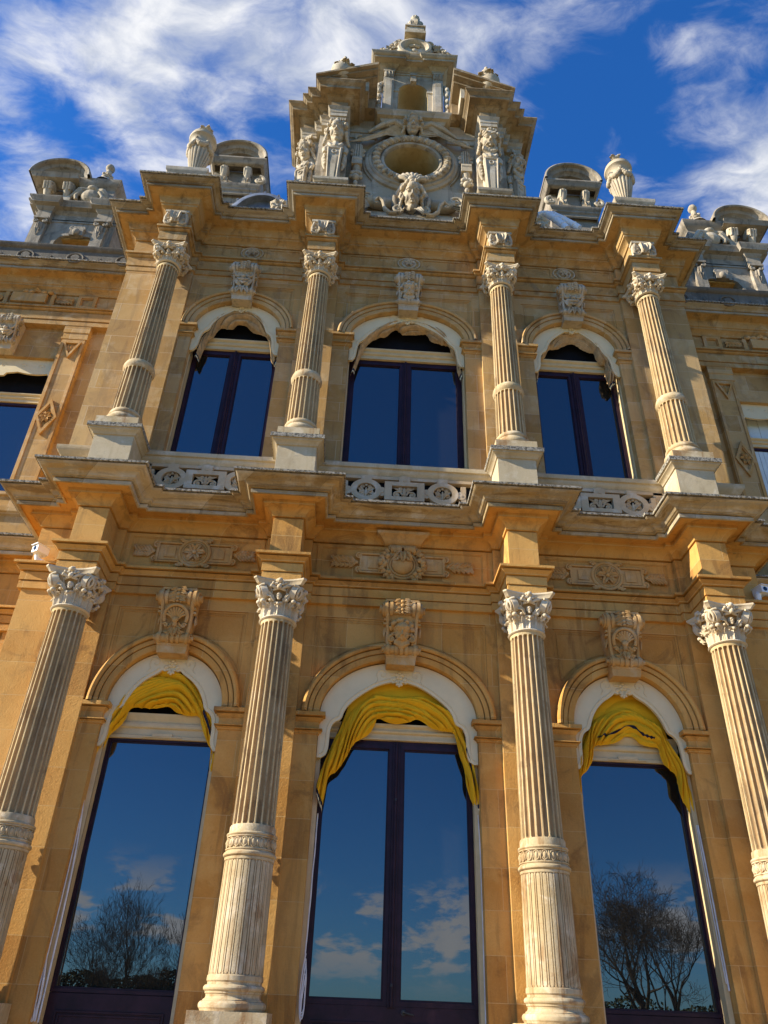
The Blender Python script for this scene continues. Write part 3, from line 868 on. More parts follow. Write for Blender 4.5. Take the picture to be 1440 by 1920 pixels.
# ------------------------------------------------------------------ walls of the projecting front
ARCH = {  # (storey, bay): centre, spring height, a, b of the opening, width of the archivolt
    ('lower', 0): (0.0, 5.02, 1.06, 0.80, 0.235), ('lower', -1): (-CS, 5.02, 0.765, 0.79, 0.235), ('lower', 1): (CS, 5.02, 0.765, 0.79, 0.235),
    ('upper', 0): (0.0, 12.15, 1.06, 0.70, 0.235), ('upper', -1): (-3.13, 12.15, 0.80, 0.70, 0.22), ('upper', 1): (3.13, 12.15, 0.80, 0.70, 0.22)}
LEVEL = {'lower': (0.0, 6.63), 'upper': (8.9, 13.545)}
for st, mat_ in (('lower', 'stone_ochre'), ('upper', 'stone_upper')):
    z0, z1 = LEVEL[st]
    wl = M()
    # responds behind the columns, the outer ones wide corner piers
    for x0, x1, y_ in ((-2.035, -1.365, YP), (1.365, 2.035, YP)):
        wl.box(x0, x1, y_, 1.2, z0, z1)
    for s_ in (-1, 1):
        xs = sorted((s_ * 4.155, s_ * 5.44))
        wl.box(xs[0], xs[1], 0.435, 3.0, z0, z1)
        xs = sorted((s_ * 4.155, s_ * 4.83))
        wl.box(xs[0], xs[1], YP, 0.437, z0, z1)
    for bay in (-1, 0, 1):
        cx, zs, a, b_, aw = ARCH[(st, bay)]
        xl, xr = {0: (-1.365, 1.365), -1: (-4.155, -2.035), 1: (2.035, 4.155)}[bay]
        jw = a
        outer = [(xl, z0), (cx - jw, z0), (cx - jw, zs)] + arc(cx, zs, a, b_)[1:-1] + [(cx + jw, zs), (cx + jw, z0), (xr, z0), (xr, z1), (xl, z1)]
        wl.plate(outer, 0.462, 0.80)
        # framed spandrel panel
        zt = z1 - 0.20 if st == 'lower' else z1 - 0.24
        pl, pr = xl + 0.15, xr - 0.15
        ao, bo = a + aw + 0.015, b_ + aw + 0.015

        def panel(d):
            L_, R_, T_ = pl + d, pr - d, zt - d
            A_, B_ = ao + d * 0.7, bo + d * 0.7
            pts = []
            for i in range(61):
                t = PI * i / 60
                x, z = cx + A_ * math.cos(PI - t), zs + B_ * math.sin(t)
                if L_ < x < R_:
                    pts.append((x, z))
            if A_ < (R_ - L_) / 2:
                pts = [(L_, zs + 0.06)] + [p for p in pts if p[1] > zs + 0.06] + [(R_, zs + 0.06)]
            else:
                q = math.sqrt(max(0, 1 - ((R_ - cx) / A_) ** 2)) * B_ + zs
                pts = [(L_, q)] + pts + [(R_, q)]
            return pts + [(R_, T_), (L_, T_)]
        fr = [(xl, zs + 0.02), (cx - a - 0.10, zs + 0.02)] + [p for p in arc(cx, zs, a + 0.10, b_ + 0.10)[1:-1] if p[1] > zs + 0.02] + [(cx + a + 0.10, zs + 0.02), (xr, zs + 0.02), (xr, z1), (xl, z1)]
        fr = [(min(max(x, xl), xr), z) for x, z in fr]
        wl.plate(fr, 0.440, 0.463, holes=[panel(0.0)])
        wl.plate(panel(0.001), 0.452, 0.4635, holes=[panel(0.032)])
        wl.plate(panel(0.055), 0.455, 0.4636, holes=[panel(0.068)])
        for s_ in (-1, 1):      # piers under the imposts
            xs = sorted((cx + s_ * a, xl if s_ < 0 else xr))
            wl.box(xs[0], xs[1], 0.440, 0.463, z0, zs - 0.26)
    wall = wl.build('wall', mat_, mansion)
    bands = M()
    for bay in (-1, 0, 1):
        cx, zs, a, b_, aw = ARCH[(st, bay)]
        prof = [(0.0, 0.62), (0.0, 0.405), (0.02, 0.395), (0.082, 0.395), (0.082, 0.425), (0.094, 0.425), (0.094, 0.38), (0.150, 0.372), (0.150, 0.405), (0.164, 0.405), (0.165, 0.35), (0.185, 0.335), (0.20, 0.332), (aw - 0.01, 0.345), (aw, 0.36), (aw, 0.47)]
        m = M()
        m.ring(prof, lambda dr: arc(cx, zs, a + dr, b_ + dr, 56))
        m.build('archivolt', mat_, mansion)
        xl, xr = {0: (-1.365, 1.365), -1: (-4.155, -2.035), 1: (2.035, 4.155)}[bay]
        for s_ in (-1, 1):
            m = M()
            z = zs
            ip = [(0.0, z - 0.285), (0.015, z - 0.283), (0.02, z - 0.262), (0.045, z - 0.248), (0.02, z - 0.246), (0.02, z - 0.236), (0.058, z - 0.235), (0.058, z - 0.222), (0.01, z - 0.219), (0.008, z - 0.125), (0.02, z - 0.118), (0.03, z - 0.098), (0.055, z - 0.078), (0.025, z - 0.076), (0.025, z - 0.060), (0.085, z - 0.058), (0.085, z - 0.004), (0.0, z + 0.004)]
            if s_ < 0:
                m.sweep(ip, [(xl, 0.440), (cx - a, 0.440), (cx - a, 0.66)])
            else:
                m.sweep(ip, [(cx + a, 0.66), (cx + a, 0.440), (xr, 0.440)])
            m.build('impost_moulding', mat_, mansion)

# pedestal blocks of the corner piers and sill course of the upper windows
sl = M()
SILL = [(0.0, 8.86), (0.02, 8.87), (0.03, 8.90), (0.06, 8.93), (0.075, 8.96), (0.075, 9.0), (0.105, 9.01), (0.11, 9.085), (0.02, 9.10), (-0.45, 9.11)]
for x0, x1 in ((-1.40, 1.40), (-4.19, -2.0), (2.0, 4.19)):
    sl.sweep(SILL, [(x0, 0.36), (x1, 0.36)])
sl.build('window_sill', 'stone_pedestal', mansion)
for s_ in (-1, 1):
    pb = M()
    plan = [(-5.46, 1.9), (-5.46, 0.36), (-4.75, 0.36)]
    if s_ > 0:
        plan = [(-x, y) for x, y in plan][::-1]
    pb.sweep([(0.0, 8.12), (0.0, 8.95), (0.03, 8.97), (0.06, 9.02), (0.085, 9.05), (0.09, 9.12), (-0.1, 9.13)], plan)
    pb.build('plinth_block', 'stone_pedestal', mansion)

# pierced balustrade panels
def blind_panel(cx, spread, ends):
    zb, zt = 8.13, 8.86
    bk = M()
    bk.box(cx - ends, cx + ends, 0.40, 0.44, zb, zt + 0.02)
    m = M()
    zc = 8.585
    ov = lambda rx, rz, x0: [(x0 + rx * math.cos(2 * PI * i / 40), zc + rz * math.sin(2 * PI * i / 40)) for i in range(40)]
    for s_ in (-1, 1):
        x0 = cx + s_ * spread
        m.plate(ov(0.245, 0.205, x0), 0.27, 0.36, holes=[ov(0.150, 0.125, x0)])
        for q in range(2):
            for r_ in (-1, 1):
                m.leaf([(x0 + r_ * 0.01, 0.33, zc - 0.09 + 0.03 * q), (x0 + r_ * 0.04, 0.305, zc - 0.02), (x0 + r_ * 0.085, 0.30, zc + 0.03 - 0.07 * q), (x0 + r_ * 0.13, 0.31, zc + 0.05 - 0.12 * q)], (0.3, 0, 1), 0.045, lobes=3)
        for r_ in (-1, 1):
            m.spiral((x0 + r_ * 0.05, 0.31, zc + 0.075), (r_, 0, 0), (0, 0, 1), 0.04, 1.3, 0.012, start=-PI / 2, hand=1)
            m.spiral((x0 + r_ * 0.05, 0.31, zc - 0.085), (r_, 0, 0), (0, 0, 1), 0.035, 1.3, 0.012, start=PI / 2, hand=-1)
        m.ell((x0, 0.30, zc + 0.10), (0.025, 0.02, 0.02), seg=8, rings=6)
        m.ell((x0, 0.31, zc - 0.03), (0.02, 0.02, 0.10), seg=8, rings=6)
        m.box(x0 - 0.085, x0 + 0.085, 0.28, 0.36, zc + 0.19, zt + 0.005)
        m.box(x0 - 0.06, x0 + 0.06, 0.28, 0.36, zb, zc - 0.19)
        xm = cx + s_ * (spread * 0.5 + 0.055)
        m.disc((xm + s_ * 0.0, 0.32, zc - 0.02), (0, 1, 0), 0.085, 0.082, 20)
        m.disc((xm, 0.277, zc - 0.02), (0, 1, 0), 0.026, 0.012, 10)
        xe = cx + s_ * (spread + 0.29)
        m.disc((xe, 0.32, zc - 0.02), (0, 1, 0), 0.075, 0.084, 20)
        m.plate([(xe + s_ * q[0], q[1]) for q in ((0.0, zc - 0.19), (0.08, zc - 0.19), (0.08, zc + 0.16), (0.0, zc + 0.16))][::s_], 0.283, 0.36)
        m.disc((xe, 0.277, zc - 0.02), (0, 1, 0), 0.022, 0.012, 10)
        # leafy end panel
        xq = cx + s_ * (ends - 0.10)
        m.box(xq - 0.075, xq + 0.075, 0.30, 0.40, zb, zt)
        for q in range(4):
            zz = zc - 0.18 + 0.11 * q
            for r_ in (-1, 1):
                m.leaf([(xq, 0.295, zz - 0.03), (xq + r_ * 0.03, 0.285, zz), (xq + r_ * 0.055, 0.285, zz + 0.05)], (0.5, 0, 1), 0.03, lobes=2)
    xs, zs_ = 0.315, 0.175
    rect = [(cx - xs, zc - zs_), (cx + xs, zc - zs_), (cx + xs, zc + zs_), (cx - xs, zc + zs_)]
    rin = [(cx - 0.20, zc - 0.105), (cx + 0.20, zc - 0.105), (cx + 0.20, zc + 0.10), (cx - 0.20, zc + 0.10)]
    m.plate(rect, 0.265, 0.36, holes=[rin])
    m.disc((cx, 0.315, zc + 0.21), (0, 1, 0), 0.09, 0.09, 24)
    m.box(cx - 0.09, cx + 0.09, 0.272, 0.36, zc + 0.15, zt + 0.005)
    m.disc((cx, 0.268, zc + 0.205), (0, 1, 0), 0.028, 0.012, 10)
    for r_ in (-1, 1):
        m.spiral((cx + r_ * 0.12, 0.30, zc - 0.055), (r_, 0, 0), (0, 0, 1), 0.055, 1.7, 0.017, start=PI * 0.5, hand=-1)
        m.tube([(cx + r_ * 0.12, 0.30, zc + 0.0), (cx + r_ * 0.06, 0.295, zc - 0.005), (cx + r_ * 0.03, 0.29, zc - 0.07)], [0.016, 0.018, 0.014], 7)
        m.spiral((cx + r_ * 0.055, 0.30, zc + 0.055), (r_, 0, 0), (0, 0, 1), 0.04, 1.3, 0.014, start=-PI * 0.5, hand=1)
        m.leaf([(cx + r_ * 0.03, 0.30, zc + 0.01), (cx + r_ * 0.09, 0.29, zc + 0.04), (cx + r_ * 0.17, 0.30, zc + 0.075)], (0.2, 0, 1), 0.035, lobes=3)
    m.leaf([(cx, 0.305, zc - 0.10), (cx, 0.285, zc - 0.04), (cx, 0.285, zc + 0.05), (cx, 0.30, zc + 0.10)], (1, 0, 0), 0.03, lobes=3)
    o = m.build('balustrade_panel', 'stone_balustrade', mansion)
    bk.build('shade_backing', 'shade_black', o)  # near-black sheet: shade behind the pierced openings, put in as colour
    rl = M(); rl.box(cx - ends, cx + ends, 0.30, 0.398, zt - 0.045, zt + 0.01); rl.build('rail', 'stone_balustrade', o)


blind_panel(0.0, 0.605, 1.365)
blind_panel(-CS, 0.53, 1.06)
blind_panel(CS, 0.53, 1.06)

# ------------------------------------------------------------------ windows
LAM = {  # inner edge of the painted fretwork board: from the pendant to the foot of the tail (half)
    ('lower', 0): [(0.112, 5.525), (0.27, 5.48), (0.453, 5.373), (0.631, 5.232), (0.727, 5.108), (0.764, 4.966), (0.853, 4.939), (0.903, 4.844), (0.905, 4.686), (0.912, 4.574), (0.935, 4.495), (0.997, 4.456)],
    ('lower', 1): [(0.125, 5.53), (0.18, 5.478), (0.305, 5.40), (0.41, 5.285), (0.485, 5.15), (0.527, 5.005), (0.61, 4.96), (0.652, 4.88), (0.667, 4.75), (0.667, 4.62), (0.682, 4.53), (0.725, 4.47)],
    ('upper', 0): [(0.13, 12.65), (0.38, 12.53), (0.59, 12.395), (0.73, 12.245), (0.795, 12.128), (0.885, 12.047), (0.915, 11.87), (0.93, 11.68), (0.985, 11.585)],
    ('upper', 1): [(0.13, 12.68), (0.25, 12.58), (0.39, 12.447), (0.48, 12.293), (0.515, 12.146), (0.61, 12.08), (0.65, 11.94), (0.66, 11.75), (0.70, 11.627), (0.75, 11.588)]}


def soft(pts, it=2):
    """Chaikin: rounds a poly-line, keeps its ends"""
    for _ in range(it):
        q = [pts[0]]
        for a, b in zip(pts[:-1], pts[1:]):
            q += [(a[0] * .75 + b[0] * .25, a[1] * .75 + b[1] * .25), (a[0] * .25 + b[0] * .75, a[1] * .25 + b[1] * .75)]
        pts = q + [pts[-1]]
    return pts


def lambrequin(st, bay, parent):
    cx, zs, a, b, aw = ARCH[(st, bay)]
    half = LAM[(st, abs(bay))]
    zb = half[-1][1]
    inner = soft(half[:5]) + soft(half[5:]) if False else soft(half, 2)
    ao, bo = a - 0.006, b - 0.02
    # outline: pendant, right inner edge down, foot, outer edge up, arch, mirrored
    zp = half[0][1]
    right = inner + [(ao, zb)]
    m = M()
    pend = [(0.0, zp - 0.055), (0.035, zp - 0.030), (0.05, zp - 0.002), (0.085, zp - 0.012)]
    line = [(-x, z) for x, z in reversed(right)] + [(-x, z) for x, z in reversed(pend[1:])] + pend + right
    top = arc(0, zs, ao, bo, 50, 0.0, 180.0)
    poly = [(cx + x, z) for x, z in line] + [(cx + x, z) for x, z in top]
    m.plate(poly, 0.500, 0.545)
    # raised bead along the edge and incised scrolls
    for s_ in (-1, 1):
        bead = []
        for i in range(len(inner)):
            p = Vector(inner[i]); t = (Vector(inner[min(i + 1, len(inner) - 1)]) - Vector(inner[max(i - 1, 0)])).normalized()
            n_ = Vector((t.y, -t.x))
            if n_.x < 0: n_ = -n_
            q = p + n_ * 0.045
            bead.append((cx + s_ * q.x, 0.499, q.y))
        m.tube(bead, 0.007, 6)
        xo = half[0][0] + 0.12 if bay == 0 else half[0][0] + 0.10
        m.spiral((cx + s_ * xo, 0.499, zp + 0.10), (s_, 0, 0), (0, 0, 1), 0.085, 1.15, 0.008, start=-0.2, hand=1)
        m.tube([(cx + s_ * (xo + 0.085), 0.499, zp + 0.085), (cx + s_ * (xo + 0.06), 0.499, zp + 0.02), (cx + s_ * (xo + 0.10), 0.499, zp - 0.03)], 0.006, 6)
    for i in range(5):
        t_ = 2 * PI * i / 5 + PI / 2
        m.ell((cx + 0.038 * math.cos(t_), 0.494, zp + 0.095 + 0.038 * math.sin(t_)), (0.026, 0.014, 0.026), seg=10, rings=6)
    m.ell((cx, 0.486, zp + 0.095), (0.02, 0.014, 0.02), seg=8, rings=6)
    for i in range(5):
        t_ = PI + PI * i / 4
        m.ell((cx + 0.035 * math.cos(t_), 0.496, zp + 0.005 + 0.045 * math.sin(t_)), (0.018, 0.014, 0.03), rot=Matrix.Rotation(-(t_ + PI / 2), 3, 'Y'), seg=8, rings=6)
    for s_ in (-1, 1):
        m.ell((cx + s_ * 0.075, 0.498, zp + 0.045), (0.035, 0.012, 0.028), seg=10, rings=6)
        m.box(cx + s_ * 0.075 - 0.05, cx + s_ * 0.075 + 0.05, 0.492, 0.5, zp + 0.10, zp + 0.125)
    m.build('lambrequin', 'white_paint', parent)


def frame_rect(m, x0, x1, z0, z1, w, y0, y1, bead=0.018):
    """four-sided sash with a stepped inner bead; opening is x0..x1, z0..z1"""
    m.plate([(x0 - w, z0 - w), (x1 + w, z0 - w), (x1 + w, z1 + w), (x0 - w, z1 + w)], y0, y1, holes=[[(x0 - bead, z0 - bead), (x1 + bead, z0 - bead), (x1 + bead, z1 + bead), (x0 - bead, z1 + bead)]])
    m.plate([(x0 - bead - .002, z0 - bead - .002), (x1 + bead + .002, z0 - bead - .002), (x1 + bead + .002, z1 + bead + .002), (x0 - bead - .002, z1 + bead + .002)], y0 + 0.02, y1,
            holes=[[(x0, z0), (x1, z0), (x1, z1), (x0, z1)]])


TRANS = [(0.0, 0.0), (0.05, 0.004), (0.05, 0.03), (0.035, 0.035), (0.035, 0.085), (0.06, 0.095), (0.07, 0.115), (0.06, 0.135), (0.045, 0.14), (0.05, 0.16), (0.085, 0.185), (0.09, 0.208), (0.0, 0.212)]
WIN = {}
for st in ('lower', 'upper'):
    for bay in (-1, 0, 1):
        cx, zs, a, b, aw = ARCH[(st, bay)]
        up_ = st == 'upper'
        double = up_ or bay == 0
        zb = 9.16 if up_ else 1.845                       # foot of the glass
        zt = 11.72 if up_ else (4.66 if bay == 0 else 4.60)
        ztr = (11.85, 12.095) if up_ else ((4.785, 5.0) if bay == 0 else (4.645, 4.985))
        gl = a - 0.130 if bay == 0 else a - 0.105         # half width of the glass
        f = M()
        y0, y1 = 0.735, 0.80
        if double:
            mw = 0.115
            for s_ in (-1, 1):
                xs = sorted((cx + s_ * mw, cx + s_ * gl))
                frame_rect(f, xs[0], xs[1], zb, zt, 0.07, y0, y1)
            f.box(cx - 0.045, cx + 0.045, y0 - 0.02, y0 + 0.03, zb - 0.085, zt + 0.085)
            f.tube([(cx, y0 - 0.022, zb - 0.08), (cx, y0 - 0.022, zt + 0.10)], 0.018, 10)
            f.tube([(cx - 0.036, y0 - 0.018, zb - 0.08), (cx - 0.036, y0 - 0.018, zt + 0.09)], 0.008, 8)
            f.tube([(cx + 0.036, y0 - 0.018, zb - 0.08), (cx + 0.036, y0 - 0.018, zt + 0.09)], 0.008, 8)
        else:
            frame_rect(f, cx - gl, cx + gl, zb, zt, 0.055, y0, y1)
        # outer dark frame
        sd_ = 0.02 if up_ else 0.055
        f.box(cx - a + sd_, cx - gl - 0.05, y0 + 0.012, 0.80, 0.6 if not up_ else 8.95, ztr[0])
        f.box(cx + gl + 0.05, cx + a - sd_, y0 + 0.012, 0.80, 0.6 if not up_ else 8.95, ztr[0])
        f.box(cx - gl - 0.05, cx + gl + 0.05, y0 + 0.015, 0.80, zt + 0.055, ztr[0] + 0.005)
        if not up_:
            f.box(cx - gl - 0.05, cx + gl + 0.05, y0 + 0.006, 0.80, 0.6, zb - 0.06)
            spans = [(cx - gl + 0.03, cx - 0.165), (cx + 0.165, cx + gl - 0.03)] if double else [(cx - gl + 0.06, cx + gl - 0.06)]
            for x0, x1 in spans:
                for q in (0.0, 0.035):
                    f.plate([(x0 + q, 0.9 + q), (x1 - q, 0.9 + q), (x1 - q, 1.62 - q), (x0 + q, 1.62 - q)], y0 - 0.012 + q * 0.2, y0 + 0.01,
                            holes=[[(x0 + q + 0.018, 0.92 + q), (x1 - q - 0.018, 0.92 + q), (x1 - q - 0.018, 1.60 - q), (x0 + q + 0.018, 1.60 - q)]])
        wnd = f.build('window', 'aubergine_paint', mansion)
        WIN[(st, bay)] = wnd
        if double:
            for s_ in (-1, 1):
                xs = sorted((cx + s_ * 0.115, cx + s_ * gl))
                p = M(); p.box(xs[0] - 0.015, xs[1] + 0.015, 0.775, 0.785, zb - 0.015, zt + 0.015); p.build('pane', 'window_glass', wnd)
        else:
            p = M(); p.box(cx - gl - 0.015, cx + gl + 0.015, 0.775, 0.785, zb - 0.015, zt + 0.015); p.build('pane', 'window_glass', wnd)
        tr = M()
        dz_ = ztr[1] - ztr[0]
        sc_ = dz_ / 0.212
        tr.sweep([(o, ztr[0] + z * sc_) for o, z in TRANS], [(cx - a + 0.055, 0.755), (cx + a - 0.055, 0.755)])
        tr.box(cx - a + 0.055, cx + a - 0.055, 0.755, 0.80, ztr[0], ztr[1])
        if not up_ and bay != 0:
            tr.box(cx - 0.26, cx + 0.26, 0.688, 0.70, ztr[0] + 0.02, ztr[0] + 0.035)
            tr.box(cx - 0.13, cx + 0.13, 0.684, 0.70, ztr[0] + 0.035, ztr[0] + 0.075)
        tr.build('transom', 'cream_paint', wnd)
        for s_ in (-1, 1):
            ln_ = M()
            lw_ = 0.022 if up_ else 0.058
            xs = sorted((cx + s_ * (a - lw_), cx + s_ * (a - 0.002)))
            ln_.box(xs[0], xs[1], 0.60, 0.80, 0.5 if not up_ else 8.95, zs - 0.3 if not up_ else zs - 0.45)
            ln_.box(xs[0] - 0.004, xs[1] + 0.0, 0.585, 0.615, 0.5 if not up_ else 8.95, zs - 0.3 if not up_ else zs - 0.45)
            ln_.build('lining', 'cream_paint', wnd)
        fl = M(); fl.plate([(cx - a, ztr[1] - 0.01)] + [(cx - a, zs)] + arc(cx, zs, a, b)[1:-1] + [(cx + a, zs), (cx + a, ztr[1] - 0.01)], 0.790, 0.799)
        fl.build('fanlight', 'shade_black', wnd)  # flat near-black plate paints the shade of the recess above the transom
        lambrequin(st, bay, wnd)
        if st == 'lower' and bay == 0:
            h = M()
            h.tube([(0.145, 0.735, 1.72), (0.145, 0.68, 1.72), (0.155, 0.67, 1.722), (0.20, 0.665, 1.71), (0.26, 0.67, 1.70)], [0.014, 0.013, 0.013, 0.013, 0.010], 8)
            h.disc((0.145, 0.728, 1.72), (0, 1, 0), 0.03, 0.016, 14)
            h.build('door_handle', 'black_iron', wnd)
            h = M()
            for zz in (1.98, 4.02):
                h.box(-0.012, 0.012, 0.682, 0.70, zz - 0.014, zz + 0.014)
            h.build('bolt', 'black_iron', wnd)

# the dim inside of the house, closed
rm = M(); rm.box(-5.3, 5.3, 0.82, 3.0, 0.02, 14.9)
rm.build('interior', 'shade_black', mansion)

# ------------------------------------------------------------------ gathered canvas blinds
DR = {
    'C': (0.0, [(-1.027, 3.986), (-1.035, 4.166), (-0.971, 4.385), (-0.925, 4.519), (-0.85, 4.725), (-0.773, 4.936), (-0.715, 5.127), (-0.657, 5.322), (-0.548, 5.474), (-0.363, 5.583), (-0.079, 5.623), (0.208, 5.614), (0.446, 5.539), (0.659, 5.391), (0.785, 5.204), (0.863, 5.019), (0.928, 4.836), (0.957, 4.655), (1.009, 4.501), (1.047, 4.305), (1.073, 4.092), (1.091, 3.852)],
          [(-0.941, 3.797), (-0.912, 4.044), (-0.882, 4.237), (-0.778, 4.328), (-0.677, 4.487), (-0.603, 4.647), (-0.533, 4.73), (-0.4, 4.816), (-0.314, 4.948), (-0.272, 5.05), (-0.155, 5.002), (-0.016, 4.984), (0.122, 5.009), (0.283, 5.06), (0.446, 4.962), (0.584, 4.923), (0.745, 4.901), (0.789, 4.783), (0.831, 4.604), (0.894, 4.407), (0.911, 4.213), (0.992, 3.983), (1.065, 3.857)]),
    'L': (-3.12, [(-0.854, 4.081), (-0.85, 4.175), (-0.838, 4.408), (-0.833, 4.618), (-0.775, 4.85), (-0.71, 5.0), (-0.619, 5.169), (-0.537, 5.325), (-0.433, 5.453), (-0.248, 5.557), (-0.02, 5.601), (0.19, 5.581), (0.377, 5.435), (0.496, 5.242), (0.581, 5.067), (0.65, 4.952), (0.693, 4.809), (0.742, 4.625), (0.798, 4.487), (0.817, 4.363), (0.801, 4.239), (0.775, 4.05)],
          [(-0.781, 4.084), (-0.756, 4.179), (-0.719, 4.372), (-0.674, 4.626), (-0.603, 4.715), (-0.517, 4.834), (-0.476, 5.005), (-0.403, 5.031), (-0.288, 5.029), (-0.145, 5.029), (0.029, 5.06), (0.149, 4.993), (0.298, 4.956), (0.441, 4.956), (0.493, 4.856), (0.55, 4.729), (0.628, 4.591), (0.674, 4.523), (0.688, 4.343), (0.709, 4.167), (0.753, 4.042)]),
    'R': (3.12, [(-0.77, 3.907), (-0.771, 4.159), (-0.77, 4.433), (-0.731, 4.603), (-0.673, 4.806), (-0.598, 5.014), (-0.518, 5.197), (-0.44, 5.353), (-0.302, 5.499), (-0.137, 5.602), (0.02, 5.634), (0.2, 5.604), (0.362, 5.472), (0.487, 5.309), (0.547, 5.131), (0.581, 4.984), (0.629, 4.841), (0.687, 4.671), (0.712, 4.531), (0.729, 4.392), (0.757, 4.202), (0.761, 4.001), (0.779, 3.845)],
          [(-0.735, 3.915), (-0.692, 4.069), (-0.7, 4.23), (-0.682, 4.396), (-0.584, 4.497), (-0.504, 4.628), (-0.461, 4.802), (-0.34, 4.837), (-0.174, 4.874), (-0.079, 4.922), (-0.013, 4.97), (0.089, 4.96), (0.179, 4.877), (0.292, 4.846), (0.407, 4.83), (0.419, 4.729), (0.471, 4.604), (0.592, 4.469), (0.602, 4.249), (0.665, 4.09), (0.725, 3.96), (0.761, 3.857)]),
    'UL': (-3.13, [(-0.703, 11.502), (-0.681, 11.706), (-0.633, 12.008), (-0.557, 12.249), (-0.48, 12.494), (-0.34, 12.677), (-0.14, 12.77), (0.015, 12.77), (0.187, 12.75), (0.388, 12.623), (0.501, 12.441), (0.567, 12.233), (0.645, 12.123), (0.709, 11.92), (0.774, 11.698), (0.796, 11.46)],
           [(-0.618, 11.421), (-0.587, 11.624), (-0.526, 11.948), (-0.444, 12.048), (-0.378, 12.265), (-0.286, 12.309), (-0.134, 12.287), (-0.033, 12.392), (0.118, 12.382), (0.212, 12.295), (0.319, 12.234), (0.437, 12.21), (0.529, 12.136), (0.599, 11.957), (0.654, 11.688), (0.677, 11.555), (0.774, 11.408)]),
    'UC': (0.0, [(-1.004, 11.33), (-0.935, 11.745), (-0.882, 12.074), (-0.755, 12.385), (-0.573, 12.571), (-0.313, 12.697), (0.023, 12.763), (0.361, 12.725), (0.625, 12.544), (0.79, 12.323), (0.882, 12.165), (0.947, 11.877), (0.99, 11.689), (1.04, 11.385)],
           [(-0.937, 11.367), (-0.864, 11.72), (-0.764, 12.052), (-0.608, 12.264), (-0.399, 12.367), (-0.213, 12.552), (-0.068, 12.447), (0.17, 12.452), (0.361, 12.503), (0.457, 12.326), (0.646, 12.243), (0.8, 12.207), (0.833, 12.029), (0.924, 11.875), (0.941, 11.589), (1.006, 11.36)]),
    'UR': (3.13, [(-0.777, 11.354), (-0.738, 11.661), (-0.675, 11.977), (-0.579, 12.219), (-0.453, 12.424), (-0.312, 12.612), (-0.128, 12.728), (0.033, 12.753), (0.188, 12.734), (0.363, 12.606), (0.514, 12.423), (0.602, 12.259), (0.677, 12.116), (0.708, 11.888), (0.757, 11.686), (0.709, 11.438)],
           [(-0.728, 11.398), (-0.677, 11.666), (-0.624, 11.95), (-0.528, 12.096), (-0.441, 12.295), (-0.307, 12.318), (-0.159, 12.407), (-0.058, 12.481), (0.068, 12.492), (0.196, 12.373), (0.327, 12.299), (0.416, 12.264), (0.43, 12.116), (0.507, 11.996), (0.577, 11.939), (0.55, 11.668), (0.592, 11.469), (0.632, 11.372)])}


def ridged(p):
    return 1 - abs(noise.noise(p)) * 2.0


